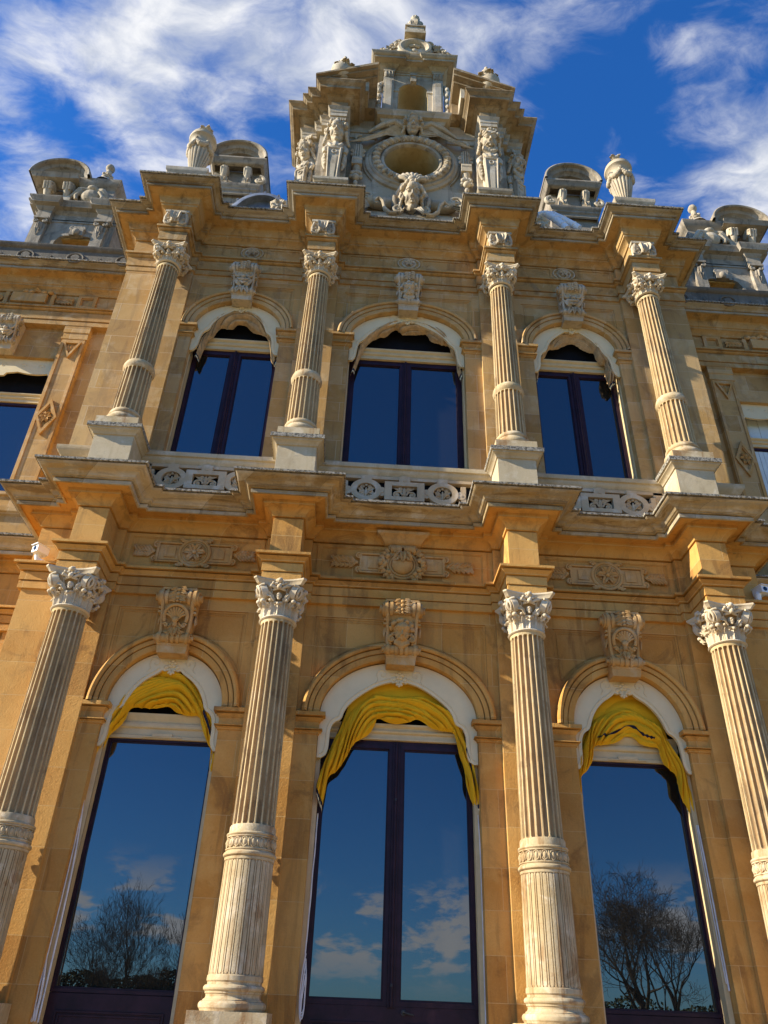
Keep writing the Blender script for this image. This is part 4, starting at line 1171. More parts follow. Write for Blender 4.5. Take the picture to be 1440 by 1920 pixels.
def blind(key, mat, label, group, seed, flat_top):
    cx, out, inn = DR[key]
    root = empty('window_blind', (cx, 0.62, min(z for x, z in inn)))
    tag(root, label, 'blind', group)
    NU, NV = 240, 90
    O = smooth_line([(x, z) for x, z in out], NU)
    I_ = smooth_line([(x, z) for x, z in inn], NU)
    v = []
    for i in range(NU):
        u = i / (NU - 1)
        p0, p1 = O[i], I_[i]
        wd = (p1 - p0).length
        mid = math.sin(PI * u)
        for j in range(NV):
            t = j / (NV - 1)
            p = p0.lerp(p1, t)
            start = (0.40 * max(0, mid) ** 2) if flat_top else 0.0
            act = min(1, max(0, (t - start) / 0.12))
            q = t * wd
            # long folds following the swag
            sw = 0.05 * math.sin(u * 9.1 + seed) + 0.03 * math.sin(u * 21 + seed * 2)
            wv = noise.noise(Vector((u * 3.6, q * 2.6, seed)))
            ph = q / 0.098 + 1.9 * wv + 2.2 * (u - 0.5) * math.sin(seed)
            aA = 0.85 + 1.1 * noise.noise(Vector((u * 5.0, q * 5.0, seed + 3)))
            nA = abs(math.sin(PI * ph)) ** 0.7
            nB = abs(math.sin(PI * (q / 0.037 + 2.6 * noise.noise(Vector((u * 8.0, q * 5.0, seed + 6)))))) 
            nC = noise.noise(Vector((u * 2.2, q * 1.7, seed + 9)))
            nD = ridged(Vector((u * 26.0 + q * 9.0, q * 14.0 + u * 9.0, seed + 2.5)))
            amp = min(1.0, wd / 0.22)
            y = 0.0
            y -= act * amp * (0.085 * max(0.12, aA) * nA + 0.022 * nB + 0.008 * nD)
            y -= 0.055 * math.sin(PI * min(1, t * 1.02)) * (0.45 + 0.55 * act)
            y -= (1 - act) * (0.045 * nC + 0.022 * abs(math.sin(PI * (u * 4.0 + q * 2.5 + wv))))
            edge = min(1, t / 0.05) if t < 0.05 else (min(1, (1 - t) / 0.06) if t > 0.94 else 1)
            y *= 0.35 + 0.65 * edge
            x, z = p.x, p.y
            z += act * 0.014 * nB * edge
            v.append((x, y + 0.035, z - root.location.z))
    f = [(i * NV + j, i * NV + j + 1, (i + 1) * NV + j + 1, (i + 1) * NV + j) for i in range(NU - 1) for j in range(NV - 1)]
    m = M(); m.add(v, f)
    m.build('canvas', mat, root, ang=80)

    def strip(name, mt, u0, u1, t0, t1, lift):
        k = M(); vv = []
        a0, a1 = int(u0 * (NU - 1)), int(u1 * (NU - 1))
        b0, b1 = int(t0 * (NV - 1)), int(t1 * (NV - 1))
        for i in range(a0, a1 + 1):
            for j in range(b0, b1 + 1):
                x, y, z = v[i * NV + j]
                vv.append((x, y - lift, z))
        n = b1 - b0 + 1
        ff = [(i * n + j, i * n + j + 1, (i + 1) * n + j + 1, (i + 1) * n + j) for i in range(a1 - a0) for j in range(n - 1)]
        k.add(vv, ff)
        k.build(name, mt, root, ang=80)
    for e0, e1, mt in ((0.0, 0.008, 'navy_tape'), (0.008, 0.016, 'pale_tape'), (0.016, 0.026, 'navy_tape')):
        strip('tape', mt, e0, e1, 0.0, 1.0, 0.006)
        strip('tape', mt, 1 - e1, 1 - e0, 0.0, 1.0, 0.006)
    return root, v, strip


YG, TG = 'yellow canvas blinds of the ground floor', 'tan canvas blinds of the upper floor'
r_, v_, sp = blind('C', 'yellow_canvas', 'yellow canvas blind bunched up over the tall double glazed door in the middle', YG, 1.3, True)
sp('hem', 'navy_tape', 0.80, 0.93, 0.38, 0.50, 0.008)
sp('hem', 'navy_tape', 0.20, 0.44, 0.0, 0.06, 0.008)
rC = r_
r_, v_, sp = blind('L', 'yellow_canvas', 'yellow canvas blind gathered over the door beside the leftmost fluted column', YG, 4.1, False)
sp('hem', 'navy_tape', 0.16, 0.33, 0.05, 0.20, 0.008)
sp('hem', 'navy_tape', 0.70, 0.88, 0.45, 0.62, 0.008)
rL = r_
r_, v_, sp = blind('R', 'yellow_canvas', 'yellow canvas blind with a smooth upper half over the door beside the rightmost column', YG, 7.7, True)
sp('hem', 'navy_tape', 0.34, 0.62, 0.82, 0.85, 0.008)
rR = r_
blind('UL', 'tan_canvas', 'tan canvas blind twisted in tight rolls over the upper window nearest the left wing', TG, 2.2, False)
blind('UC', 'tan_canvas', 'tan canvas blind swagged across the wide upper window below the bearded mask', TG, 5.5, False)
blind('UR', 'tan_canvas', 'tan canvas blind with a loose right tail over the upper window nearest the right wing', TG, 9.4, False)


def cord(root, pts, r=0.009, mat='white_cord', name='cord', wob=0.0):
    L = root.location
    k = M()
    P = smooth_line([Vector(p) for p in pts], 40)
    P = [(p.x - L.x + wob * noise.noise(p * 3), p.y - L.y + wob * noise.noise(p * 3.3 + Vector((5, 0, 0))), p.z - L.z) for p in P]
    k.tube(P, r, 6)
    k.build(name, mat, root)


cord(rC, [(-0.985, 0.66, 3.80), (-0.99, 0.56, 3.0), (-1.0, 0.56, 2.4), (-1.0, 0.56, 1.6)], wob=0.01)
for q in range(3):
    cord(rC, [(-0.99, 0.55, 2.25 - 0.1 * q), (-1.025 + 0.02 * q, 0.54, 2.0), (-1.0, 0.53, 1.62 + 0.04 * q), (-0.965, 0.54, 1.75), (-0.99, 0.55, 2.2)], 0.008, wob=0.02)
cord(rC, [(1.045, 0.58, 3.85), (1.055, 0.57, 3.4), (1.055, 0.57, 2.9), (1.05, 0.57, 1.5)], 0.008)
cord(rL, [(-CS - 0.80, 0.55, 4.08), (-CS - 0.755, 0.54, 3.2), (-CS - 0.76, 0.54, 2.2), (-CS - 0.765, 0.54, 1.5)], 0.008, wob=0.006)
cord(rL, [(-CS - 0.80, 0.55, 4.08), (-CS - 0.715, 0.555, 3.0), (-CS - 0.70, 0.555, 1.5)], 0.011)
for q in range(3):
    cord(rL, [(-CS - 0.76, 0.53, 2.15), (-CS - 0.79 + 0.03 * q, 0.52, 1.9), (-CS - 0.76 + 0.02 * q, 0.52, 1.5), (-CS - 0.72, 0.53, 1.8), (-CS - 0.755, 0.53, 2.1)], 0.008, wob=0.02)
cord(rR, [(CS + 0.745, 0.57, 3.85), (CS + 0.75, 0.55, 3.0), (CS + 0.75, 0.55, 2.2), (CS + 0.74, 0.53, 2.05)], 0.010)
cord(rR, [(CS + 0.725, 0.57, 3.85), (CS + 0.725, 0.56, 2.8), (CS + 0.73, 0.55, 2.12)], 0.006)

# ------------------------------------------------------------------ keystones
def banded(m, c, r, half, bosses=(0.0,), rr=1.18):
    """turned roll lying along x with raised bands"""
    m.disc(c, (1, 0, 0), r, 2 * half, 22)
    for b in bosses:
        for s_ in ((-1, 1) if b else (1,)):
            m.disc((c[0] + s_ * b, c[1], c[2]), (1, 0, 0), r * rr, 0.042, 22)
    for s_ in (-1, 1):
        e_ = (c[0] + s_ * half, c[1], c[2])
        m.spiral((e_[0], e_[1], e_[2]), (0, -1, 0), (0, 0, 1), r * 0.92, 1.6, 0.017, start=PI / 2, hand=1)
        m.disc((e_[0] + s_ * 0.02, c[1], c[2]), (1, 0, 0), r * 0.5, 0.05, 16)


def keystone(kind):
    """local frame: z 0 = foot of the block, x centred, y as in the house"""
    m = M()
    # block under the scroll
    for z0, z1, w0, w1, y0, y1 in ((0.0, 0.10, 0.195, 0.205, 0.27, 0.255), (0.10, 0.135, 0.205, 0.215, 0.25, 0.24)):
        v = [(-w0, y0, z0), (w0, y0, z0), (w0, 0.48, z0), (-w0, 0.48, z0), (-w1, y1, z1), (w1, y1, z1), (w1, 0.48, z1), (-w1, 0.48, z1)]
        m.add(v, [(0, 3, 2, 1), (4, 5, 6, 7), (0, 1, 5, 4), (1, 2, 6, 5), (2, 3, 7, 6), (3, 0, 4, 7)])
    # S-shaped body
    prof = [(0.48, 0.13), (0.26, 0.13), (0.24, 0.22), (0.245, 0.32), (0.225, 0.45), (0.185, 0.58), (0.13, 0.68), (0.10, 0.76), (0.12, 0.86), (0.16, 0.89), (0.48, 0.89)]
    n = len(prof)
    wz = lambda z: 0.20 + 0.045 * max(0, (z - 0.13) / 0.76)
    v = [(-wz(z), y, z) for y, z in prof] + [(wz(z), y, z) for y, z in prof]
    m.add(v, [tuple(range(n)), tuple(range(n, 2 * n))[::-1]] + [(i, (i + 1) % n, n + (i + 1) % n, n + i) for i in range(n)])
    # raised side fillets
    for s_ in (-1, 1):
        pts = [(s_ * (wz(z) - 0.028), y - 0.012, z) for y, z in prof[1:8]]
        m.tube(pts, 0.026, 8)
        m.box(s_ * 0.205 - 0.05, s_ * 0.205 + 0.05, 0.155, 0.25, 0.60, 0.635)
        m.box(s_ * 0.20 - 0.06, s_ * 0.20 + 0.06, 0.175, 0.26, 0.55, 0.58)
        m.leaf([(s_ * 0.235, 0.30, 0.56), (s_ * 0.245, 0.27, 0.48), (s_ * 0.25, 0.26, 0.40)], (0, 1, 0), 0.05, lobes=2)
    banded(m, (0, 0.175, 0.775), 0.105, 0.275, (0.155, 0.225))
    banded(m, (0, 0.255, 0.205), 0.066, 0.225, (0.0, 0.07, 0.185), 1.25)
    m.box(-0.235, 0.235, 0.10, 0.48, 0.875, 0.905)
    for z, r in ((0.86, 0.03), (0.80, 0.03), (0.735, 0.026), (0.69, 0.02)):
        m.ell((0, 0.075, z), (r * 1.2, r, r), seg=10, rings=7)
        for s_ in (-1, 1):
            m.ell((s_ * 0.045, 0.085, z - 0.01), (r * 0.8, r * 0.8, r * 0.8), seg=8, rings=6)
            m.leaf([(s_ * 0.03, 0.07, z + 0.03), (s_ * 0.075, 0.06, z + 0.01), (s_ * 0.12, 0.075, z - 0.01)], (0, 0, 1), 0.03, lobes=2)
    if kind == 'shell':
        th = R(-18)
        cz, cy = 0.49, 0.175
        ringp = [(0.155 * math.sin(2 * PI * i / 36), cy - 0.035 + 0.05 * math.cos(2 * PI * i / 36) * -1, cz + 0.15 * math.cos(2 * PI * i / 36)) for i in range(30 - 22 - 0, 0, -1)]
        pts = []
        for i in range(41):
            a = R(-118 + 236 * i / 40)
            pts.append((0.158 * math.sin(a), cy - 0.02 - 0.055 * math.cos(a), cz + 0.150 * math.cos(a)))
        m.tube(pts, 0.024, 8)
        for i in range(9):
            a = R(-72 + 144 * i / 8)
            d = Vector((math.sin(a), 0, math.cos(a)))
            m.tube([(0.04 * d.x, cy + 0.0, cz - 0.05 + 0.04 * d.z), (0.085 * d.x, cy - 0.022 - 0.018 * d.z, cz - 0.02 + 0.085 * d.z), (0.135 * d.x, cy - 0.01 - 0.045 * d.z, cz - 0.01 + 0.130 * d.z)], [0.008, 0.016, 0.020], 8)
        m.ell((0, cy - 0.02, cz - 0.05), (0.045, 0.03, 0.045), seg=12, rings=8)
        m.tube([(0, cy - 0.01, cz - 0.06), (0, cy + 0.005, cz - 0.14)], 0.03, 8)
        for s_ in (-1, 1):
            m.spiral((s_ * 0.125, cy + 0.005, cz - 0.125), (s_, 0, 0), (0, 0, 1), 0.036, 1.3, 0.015, start=PI * 0.1, hand=1)
            for q, (zz, ln) in enumerate(((0.36, 0.13), (0.28, 0.15), (0.245, 0.10))):
                m.leaf([(s_ * 0.012, 0.215, zz + 0.07), (s_ * 0.045, 0.185, zz + 0.01), (s_ * 0.085, 0.19, zz - 0.02), (s_ * ln, 0.205, zz + 0.0)], (0.4 * s_, 0, 1), 0.036, lobes=3)
        m.tube([(0, 0.20, 0.46), (0, 0.195, 0.38), (0, 0.215, 0.29)], [0.03, 0.026, 0.035], 8)
        m.leaf([(0, 0.21, 0.35), (0, 0.18, 0.29), (0, 0.17, 0.24), (0, 0.19, 0.20)], (1, 0, 0), 0.05, lobes=3)
    return m


def mask_on(m, h, style, at, tilt, vox, seed):
    hd = sculpt(head(h, style, seed), vox, 2, 0.4)
    m.join(hd, Matrix.Translation(at) @ Matrix.Rotation(tilt, 4, 'X'))


shell = keystone('shell')
lion = keystone('mask')
mask_on(lion, 0.36, 'lion', (0, 0.27, 0.28), R(16), 0.0085, 5)
for s_ in (-1, 1):
    lion.spiral((s_ * 0.135, 0.185, 0.34), (s_, 0, 0), (0, 0, 1), 0.05, 1.4, 0.024, start=PI * 0.5, hand=-1)
bear = keystone('mask')
mask_on(bear, 0.40, 'bearded', (0, 0.30, 0.29), R(20), 0.009, 8)
scrl = keystone('mask')
for s_ in (-1, 1):
    scrl.spiral((s_ * 0.10, 0.16, 0.60), (s_, 0, 0), (0, 0, 1), 0.085, 1.6, 0.032, start=PI * 0.5, hand=-1)
    scrl.tube([(s_ * 0.02, 0.18, 0.66), (s_ * 0.05, 0.135, 0.70), (s_ * 0.12, 0.12, 0.70)], 0.03, 8)
    scrl.leaf([(s_ * 0.03, 0.19, 0.32), (s_ * 0.09, 0.15, 0.36), (s_ * 0.14, 0.15, 0.44), (s_ * 0.19, 0.17, 0.48)], (0.5, 0, -0.6 * s_), 0.06, lobes=3)
    scrl.leaf([(s_ * 0.02, 0.20, 0.26), (s_ * 0.07, 0.165, 0.22), (s_ * 0.10, 0.17, 0.16), (s_ * 0.12, 0.20, 0.10)], (1, 0, 0.2), 0.05, lobes=3)
scrl.tube([(-0.12, 0.185, 0.50), (-0.06, 0.135, 0.43), (0, 0.12, 0.41), (0.06, 0.135, 0.43), (0.12, 0.185, 0.50)], 0.032, 8)
scrl.tube([(-0.09, 0.185, 0.42), (0, 0.13, 0.33), (0.09, 0.185, 0.42)], 0.028, 8)
scrl.ell((0, 0.125, 0.50), (0.05, 0.045, 0.045))
scrl.leaf([(0, 0.20, 0.30), (0, 0.155, 0.24), (0, 0.16, 0.17), (0, 0.20, 0.11)], (1, 0, 0), 0.055, lobes=3)
o = lion.build('keystone', 'stone_carved_ochre', mansion, (0, 0, 5.69), label='keystone carved with a lion mask')
o = shell.build('keystone', 'stone_carved_ochre', mansion, (-CS, 0, 5.69))
copy_tree(o, mansion, (CS, 0, 5.69))
for mm, x, lb in ((bear, 0, 'keystone carved with a bearded face'), (scrl, -3.13, None), (scrl, 3.13, None)):
    mm.build('keystone', 'stone_carved_grey', mansion, (x, 0.02, 12.76), label=lb)
for ob in COL.objects:
    if ob.parent == mansion and ob.name.startswith('keystone') and ob.location.z > 10:
        ob.scale = (0.92, 1.0, 0.93)

# ------------------------------------------------------------------ frieze ornament
def rect(x0, x1, z0, z1):
    return [(x0, z0), (x1, z0), (x1, z1), (x0, z1)]


def spray(m, x, z, s_, y, n=5, L=0.36):
    """leaf spray growing sideways"""
    m.tube([(x, y, z), (x + s_ * L * 0.5, y - 0.012, z + 0.01), (x + s_ * L, y, z - 0.01)], [0.02, 0.016, 0.008], 7)
    for i in range(n):
        xx = x + s_ * L * (0.12 + 0.80 * i / (n - 1))
        for r_ in (-1, 1):
            m.leaf([(xx - s_ * 0.03, y + 0.005, z + r_ * 0.005), (xx, y - 0.022, z + r_ * 0.04), (xx + s_ * 0.03, y - 0.018, z + r_ * 0.075), (xx + s_ * 0.045, y + 0.004, z + r_ * 0.095)], (s_ * 0.8, 0, r_ * -0.5), 0.034, lobes=2)
            m.ell((xx - s_ * 0.03, y - 0.012, z + r_ * 0.032), 0.019, seg=8, rings=6)
    m.leaf([(x + s_ * L * 0.85, y, z), (x + s_ * L * 0.98, y - 0.022, z), (x + s_ * L * 1.1, y - 0.005, z)], (0, 0, 1), 0.035, lobes=2)


def rosette(m, c, r, n=6, th=0.03):
    for i in range(n):
        a = 2 * PI * i / n
        d = Vector((math.cos(a), 0, math.sin(a))); sd = Vector((-d.z, 0, d.x))
        c_ = Vector(c)
        m.leaf([c_ + d * r * 0.12, c_ + d * r * 0.42 + Vector((0, -th, 0)), c_ + d * r * 0.75 + Vector((0, -th * 1.1, 0)), c_ + d * r + Vector((0, -0.003, 0))], sd, r * 0.30, lobes=2)
        a2 = a + PI / n
        d2 = Vector((math.cos(a2), 0, math.sin(a2)))
        m.ell(c_ + d2 * r * 0.72 + Vector((0, -th * 0.4, 0)), (r * 0.11, th * 0.6, r * 0.11), seg=8, rings=6)
    m.ell((c[0], c[1] - th * 0.9, c[2]), (r * 0.20, th * 0.9, r * 0.20), seg=12, rings=8)


def frieze_lower(cx, hw, centre):
    m = M()
    m.plate(rect(cx - hw, cx + hw, 7.045, 7.64), 0.424, 0.4405, holes=[rect(cx - hw + 0.07, cx + hw - 0.07, 7.10, 7.585)])
    m.plate(rect(cx - hw + 0.069, cx + hw - 0.069, 7.099, 7.586), 0.432, 0.4407, holes=[rect(cx - hw + 0.085, cx + hw - 0.085, 7.115, 7.57)])
    o = m.build('frieze_panel', 'stone_ochre', entab)
    k = M()
    zc = 7.335
    wx = 0.66 if centre else 0.58
    k.plate(rect(cx - wx + 0.05, cx + wx - 0.05, zc - 0.125, zc + 0.125), 0.412, 0.441)
    for s_ in (-1, 1):
        xs = sorted((cx + s_ * 0.28, cx + s_ * (wx - 0.14)))
        k.plate(rect(xs[0], xs[1], zc - 0.085, zc + 0.085), 0.398, 0.413)
        k.tube([(cx + s_ * 0.2, 0.41, zc + 0.155), (cx + s_ * (wx - 0.02), 0.405, zc + 0.155)], 0.018, 8)
        k.tube([(cx + s_ * 0.2, 0.41, zc - 0.155), (cx + s_ * (wx - 0.02), 0.405, zc - 0.155)], 0.018, 8)
        for r_ in (-1, 1):
            k.spiral((cx + s_ * (wx - 0.01), 0.402, zc + r_ * 0.115), (0, 0, r_), (s_, 0, 0), 0.05, 1.5, 0.017, start=0, hand=1)
        k.box(*sorted((cx + s_ * (wx - 0.055), cx + s_ * (wx - 0.02))), 0.395, 0.44, zc - 0.14, zc + 0.14)
        k.ell((cx + s_ * (wx + 0.03), 0.405, zc), (0.03, 0.025, 0.03), seg=10, rings=7)
        spray(k, cx + s_ * (wx + 0.05), zc, s_, 0.415, 5, 0.34 if centre else 0.24)
        if not centre:
            for r_ in (-1, 1):
                k.spiral((cx + s_ * 0.20, 0.395, zc + r_ * 0.20), (s_, 0, 0), (0, 0, r_), 0.04, 1.4, 0.018, start=0, hand=1)
                k.disc((cx + s_ * 0.17, 0.41, zc + r_ * 0.20), (1, 0, 0), 0.03, 0.08, 12)
    if not centre:
        k.tube([(cx + 0.222 * math.cos(a * PI / 20), 0.405, zc + 0.222 * math.sin(a * PI / 20)) for a in range(41)], 0.026, 8)
        k.tube([(cx + 0.180 * math.cos(a * PI / 20), 0.400, zc + 0.180 * math.sin(a * PI / 20)) for a in range(41)], 0.014, 8)
        k.disc((cx, 0.42, zc), (0, 1, 0), 0.225, 0.04, 40)
        rosette(k, (cx, 0.398, zc), 0.165, 6, 0.035)
    else:
        zc2 = zc - 0.02
        k.disc((cx, 0.42, zc2), (0, 1, 0), 0.235, 0.05, 40)
        for rr, yy, tr in ((0.225, 0.392, 0.022), (0.185, 0.385, 0.016)):
            k.tube([(cx + rr * math.cos(a * PI / 20), yy, zc2 + rr * math.sin(a * PI / 20)) for a in range(41)], tr, 8)
        k.ell((cx, 0.395, zc2 + 0.01), (0.165, 0.095, 0.165), seg=28, rings=16)
        for s_ in (-1, 1):
            k.leaf([(cx + s_ * 0.02, 0.34, zc2 + 0.19), (cx + s_ * 0.06, 0.295, zc2 + 0.13), (cx + s_ * 0.10, 0.30, zc2 + 0.07), (cx + s_ * 0.15, 0.335, zc2 + 0.06)], (0.7, 0, 0.7 * s_), 0.055, lobes=3)
        k.leaf([(cx, 0.335, zc2 + 0.20), (cx, 0.285, zc2 + 0.13), (cx, 0.285, zc2 + 0.06), (cx, 0.30, zc2 + 0.0)], (1, 0, 0), 0.05, lobes=3)
        rnd = random.Random(11)
        for s_ in (-1, 1):
            for i in range(34):
                a = R(-62 + 128 * i / 33)
                rr = 0.285 + rnd.uniform(-0.045, 0.05)
                q = rnd.uniform(0.022, 0.044)
                k.ell((cx + s_ * rr * math.cos(a), 0.385 + rnd.uniform(-0.04, 0.02), zc2 + rr * math.sin(a) * 1.02), (q, q * 0.9, q), seg=9, rings=7)
                if i % 3 == 0:
                    d = Vector((s_ * math.cos(a), 0, math.sin(a)))
                    p = Vector((cx + s_ * 0.29 * math.cos(a), 0.37, zc2 + 0.29 * math.sin(a)))
                    k.leaf([p, p + d * 0.04 + Vector((0, -0.02, 0)), p + d * 0.08 + Vector((0, 0.005, 0))], (-d.z, 0, d.x), 0.03, lobes=2)
            k.disc((cx + s_ * 0.10, 0.37, 7.575), (1, 0, 0), 0.055, 0.16, 18)
            for q in (0.03, 0.09, 0.165):
                k.disc((cx + s_ * q, 0.37, 7.575), (1, 0, 0), 0.062, 0.02, 18)
        # little bracket carrying the bed moulding
        k.sweep([(-0.02, 7.64), (0.0, 7.645), (0.03, 7.66), (0.06, 7.70), (0.10, 7.745), (0.15, 7.775), (0.155, 7.80), (0.155, 7.815)], [(cx - 0.24, 0.46), (cx - 0.24, 0.375), (cx + 0.24, 0.375), (cx + 0.24, 0.46)])
        k.box(cx - 0.20, cx + 0.20, 0.36, 0.44, 7.60, 7.645)
    k.build('frieze_ornament', 'stone_carved_ochre', entab)


frieze_lower(0.0, 1.28, True)
frieze_lower(-CS + 0.025, 1.02, False)
frieze_lower(CS - 0.025, 1.02, False)


def frieze_upper(cx, hw):
    for x0, x1 in ((cx - hw, cx - 0.235), (cx + 0.235, cx + hw)):
        m = M()
        m.plate(rect(x0, x1, 14.10, 14.425), 0.428, 0.4405, holes=[rect(x0 + 0.05, x1 - 0.05, 14.145, 14.38)])
        m.build('frieze_panel', 'stone_soffit_upper', entab2)
    k = M()
    zc = 14.26
    for rx, rz, tr in ((0.215, 0.165, 0.014), (0.128, 0.128, 0.018)):
        k.tube([(cx + rx * math.cos(a * PI / 20), 0.432, zc + rz * math.sin(a * PI / 20)) for a in range(41)], tr, 8)
    k.disc((cx, 0.435, zc), (0, 1, 0), 0.125, 0.02, 30)
    rosette(k, (cx, 0.424, zc), 0.105, 6, 0.03)
    k.build('frieze_ornament', 'stone_carved_grey', entab2)


frieze_upper(0.0, 1.22)
frieze_upper(-CS, 0.98)
frieze_upper(CS, 0.98)

# ------------------------------------------------------------------ carved gable
OZ = 17.48
gw = M()
circ = lambda r, n=64, z=OZ, x=0.0: [(x + r * math.cos(2 * PI * i / n), z + r * math.sin(2 * PI * i / n)) for i in range(n)]
gw.plate([(-2.12, 15.0), (2.12, 15.0), (2.12, 18.9), (1.40, 18.95), (1.16, 19.40), (0.80, 19.60), (0.80, 19.0), (-0.80, 19.0), (-0.80, 19.60), (-1.16, 19.40), (-1.40, 18.95), (-2.12, 18.9)], 0.36, 1.5, holes=[circ(0.62)])
for s_ in (-1, 1):
    gw.box(*sorted((s_ * 2.0, s_ * 2.45)), 0.42, 1.6, 15.0, 18.35)
    gw.box(*sorted((s_ * 1.42, s_ * 1.92)), 0.10, 0.5, 15.0, 18.35)
    gw.box(*sorted((s_ * 1.92, s_ * 2.08)), 0.24, 0.5, 15.0, 18.35)
# raised eared frame round the oculus and plinth
fr = [(-1.28, 15.55), (-0.62, 15.55), (0.62, 15.55), (1.28, 15.55), (1.28, 15.95), (1.12, 16.05), (1.05, 16.45)]
ear = [(1.08 * math.cos(R(a)), OZ + 1.08 * math.sin(R(a))) for a in range(-38, 219, 4)]
gw.plate([(0.95, 15.62), (1.30, 15.62), (1.30, 16.15), (0.86, 16.62)] + ear[0:] + [(-0.86, 16.62), (-1.30, 16.15), (-1.30, 15.62), (-0.95, 15.62), (-0.75, 16.1), (0.75, 16.1)][:4] + [(-0.6, 15.62), (0.6, 15.62)], 0.315, 0.362, holes=[circ(0.9)])
gw.box(-1.42, 1.42, 0.05, 0.5, 15.0, 15.22)
gw.sweep([(0, 15.215), (0.03, 15.23), (0.05, 15.26), (0.05, 15.33), (0.02, 15.35), (-0.3, 15.36)], [(-1.42, 0.12), (1.42, 0.12)])
gw.box(-1.40, 1.40, 0.20, 0.5, 15.35, 15.56)
gable = gw.build('gable', 'stone_grey', mansion)

PG = [(2.50, 1.6), (2.50, 0.35), (2.17, 0.35), (2.17, 0.17), (2.05, 0.17), (2.05, 0.02), (1.86, 0.02), (1.86, -0.22), (1.49, -0.22), (1.49, 0.40)]
GA = [(-0.10, 18.30), (0.0, 18.30), (0.0, 18.42), (0.012, 18.426), (0.012, 18.53), (0.05, 18.575), (0.062, 18.60), (0.0, 18.612)]
GF = [(0.0, 18.608), (0.0, 18.855), (0.03, 18.87), (0.07, 18.915), (0.10, 18.94), (0.115, 18.945), (0.12, 18.965), (0.235, 18.99), (0.235, 18.975), (0.262, 18.975)]
GC = [(0.24, 18.9745), (0.263, 18.974), (0.268, 19.055), (0.28, 19.062), (0.285, 19.075), (0.31, 19.092), (0.345, 19.115), (0.358, 19.14), (0.368, 19.143), (0.37, 19.175), (-0.35, 19.20)]
for s_ in (-1, 1):
    GE = M(); GCm = M()
    pl_ = [(-x, y) for x, y in PG] if s_ < 0 else PG[::-1]
    GE.sweep(GA, pl_); GS = M(); GS.sweep(GF, pl_); GCm.sweep(GC, pl_)
    GE.box(*sorted((s_ * 0.80, s_ * 1.50)), 0.30, 0.45, 18.60, 18.68)
    GE.box(*sorted((s_ * 0.80, s_ * 1.50)), 0.325, 0.45, 18.42, 18.60)
    ge = GE.build('gable_entablature', 'stone_grey', mansion)
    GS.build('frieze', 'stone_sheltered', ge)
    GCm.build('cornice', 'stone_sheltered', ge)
    rk = M()
    mir = lambda pts: [(s_ * x, z) for x, z in pts][::s_]
    rk.plate(mir([(-2.235, 19.16), (-0.862, 19.80), (-0.862, 19.895), (-2.235, 19.21)][::1]), -0.645, 1.1)
    rk.plate(mir([(-2.06, 19.185), (-0.872, 19.725), (-0.872, 19.81), (-2.06, 19.25)]), -0.565, 1.1)
    rk.plate(mir([(-1.90, 19.19), (-0.88, 19.655), (-0.88, 19.735), (-1.90, 19.26)]), -0.43, 1.1)
    rk.plate(mir([(-1.80, 19.19), (-0.89, 19.19), (-0.89, 19.66), (-1.80, 19.25)]), 0.05, 1.1)
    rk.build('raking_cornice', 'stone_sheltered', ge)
    rk = M(); rk.box(*sorted((s_ * 1.05, s_ * 1.14)), -0.35, 0.045, 19.17, 19.60)
    rk.build('raking_bracket', 'stone_grey', ge)
    ro = M()
    rnd = random.Random(5)
    for i in range(16):
        a = rnd.uniform(0, 2 * PI)
        p = Vector((s_ * -1.64 * -1 if False else s_ * 1.64, -0.30, 19.60))
        d = Vector((math.cos(a) * 0.8, math.sin(a) * 0.6, rnd.uniform(0.2, 1.0))).normalized()
        ro.leaf([p + Vector((0, 0, -0.05)), p + d * 0.12, p + d * 0.24 + Vector((0, 0, 0.02)), p + d * 0.30 + Vector((0, 0, -0.03))], d.cross(Vector((0.2, 0.3, 1))), 0.075, lobes=2)
        ro.ell(tuple(p + d * 0.12), 0.07, seg=8, rings=6)
    ro.ell((s_ * 1.64, -0.30, 19.94), (0.13, 0.12, 0.14))
    ro.ell((s_ * 1.64, -0.30, 20.16), (0.05, 0.05, 0.09))
    ro.ell((s_ * 1.70, -0.30, 19.60), (0.24, 0.18, 0.30))
    ro.v = [(x, y - 0.20, z + 0.04) for x, y, z in ro.v]
    ro.build('rosette', 'stone_carved_grey', ge)

# oculus
oc = M()


def turn(m, prof, cz=OZ, seg=72, cx=0.0, sx=1.0):
    """mouldings turned about a horizontal axis: prof = [(r, y)]"""
    n = len(prof)
    v = [(cx + r * sx * math.cos(2 * PI * i / seg), y, cz + r * math.sin(2 * PI * i / seg)) for i in range(seg) for r, y in prof]
    f = [(i * n + j, ((i + 1) % seg) * n + j, ((i + 1) % seg) * n + j + 1, i * n + j + 1) for i in range(seg) for j in range(n - 1)]
    m.add(v, f)


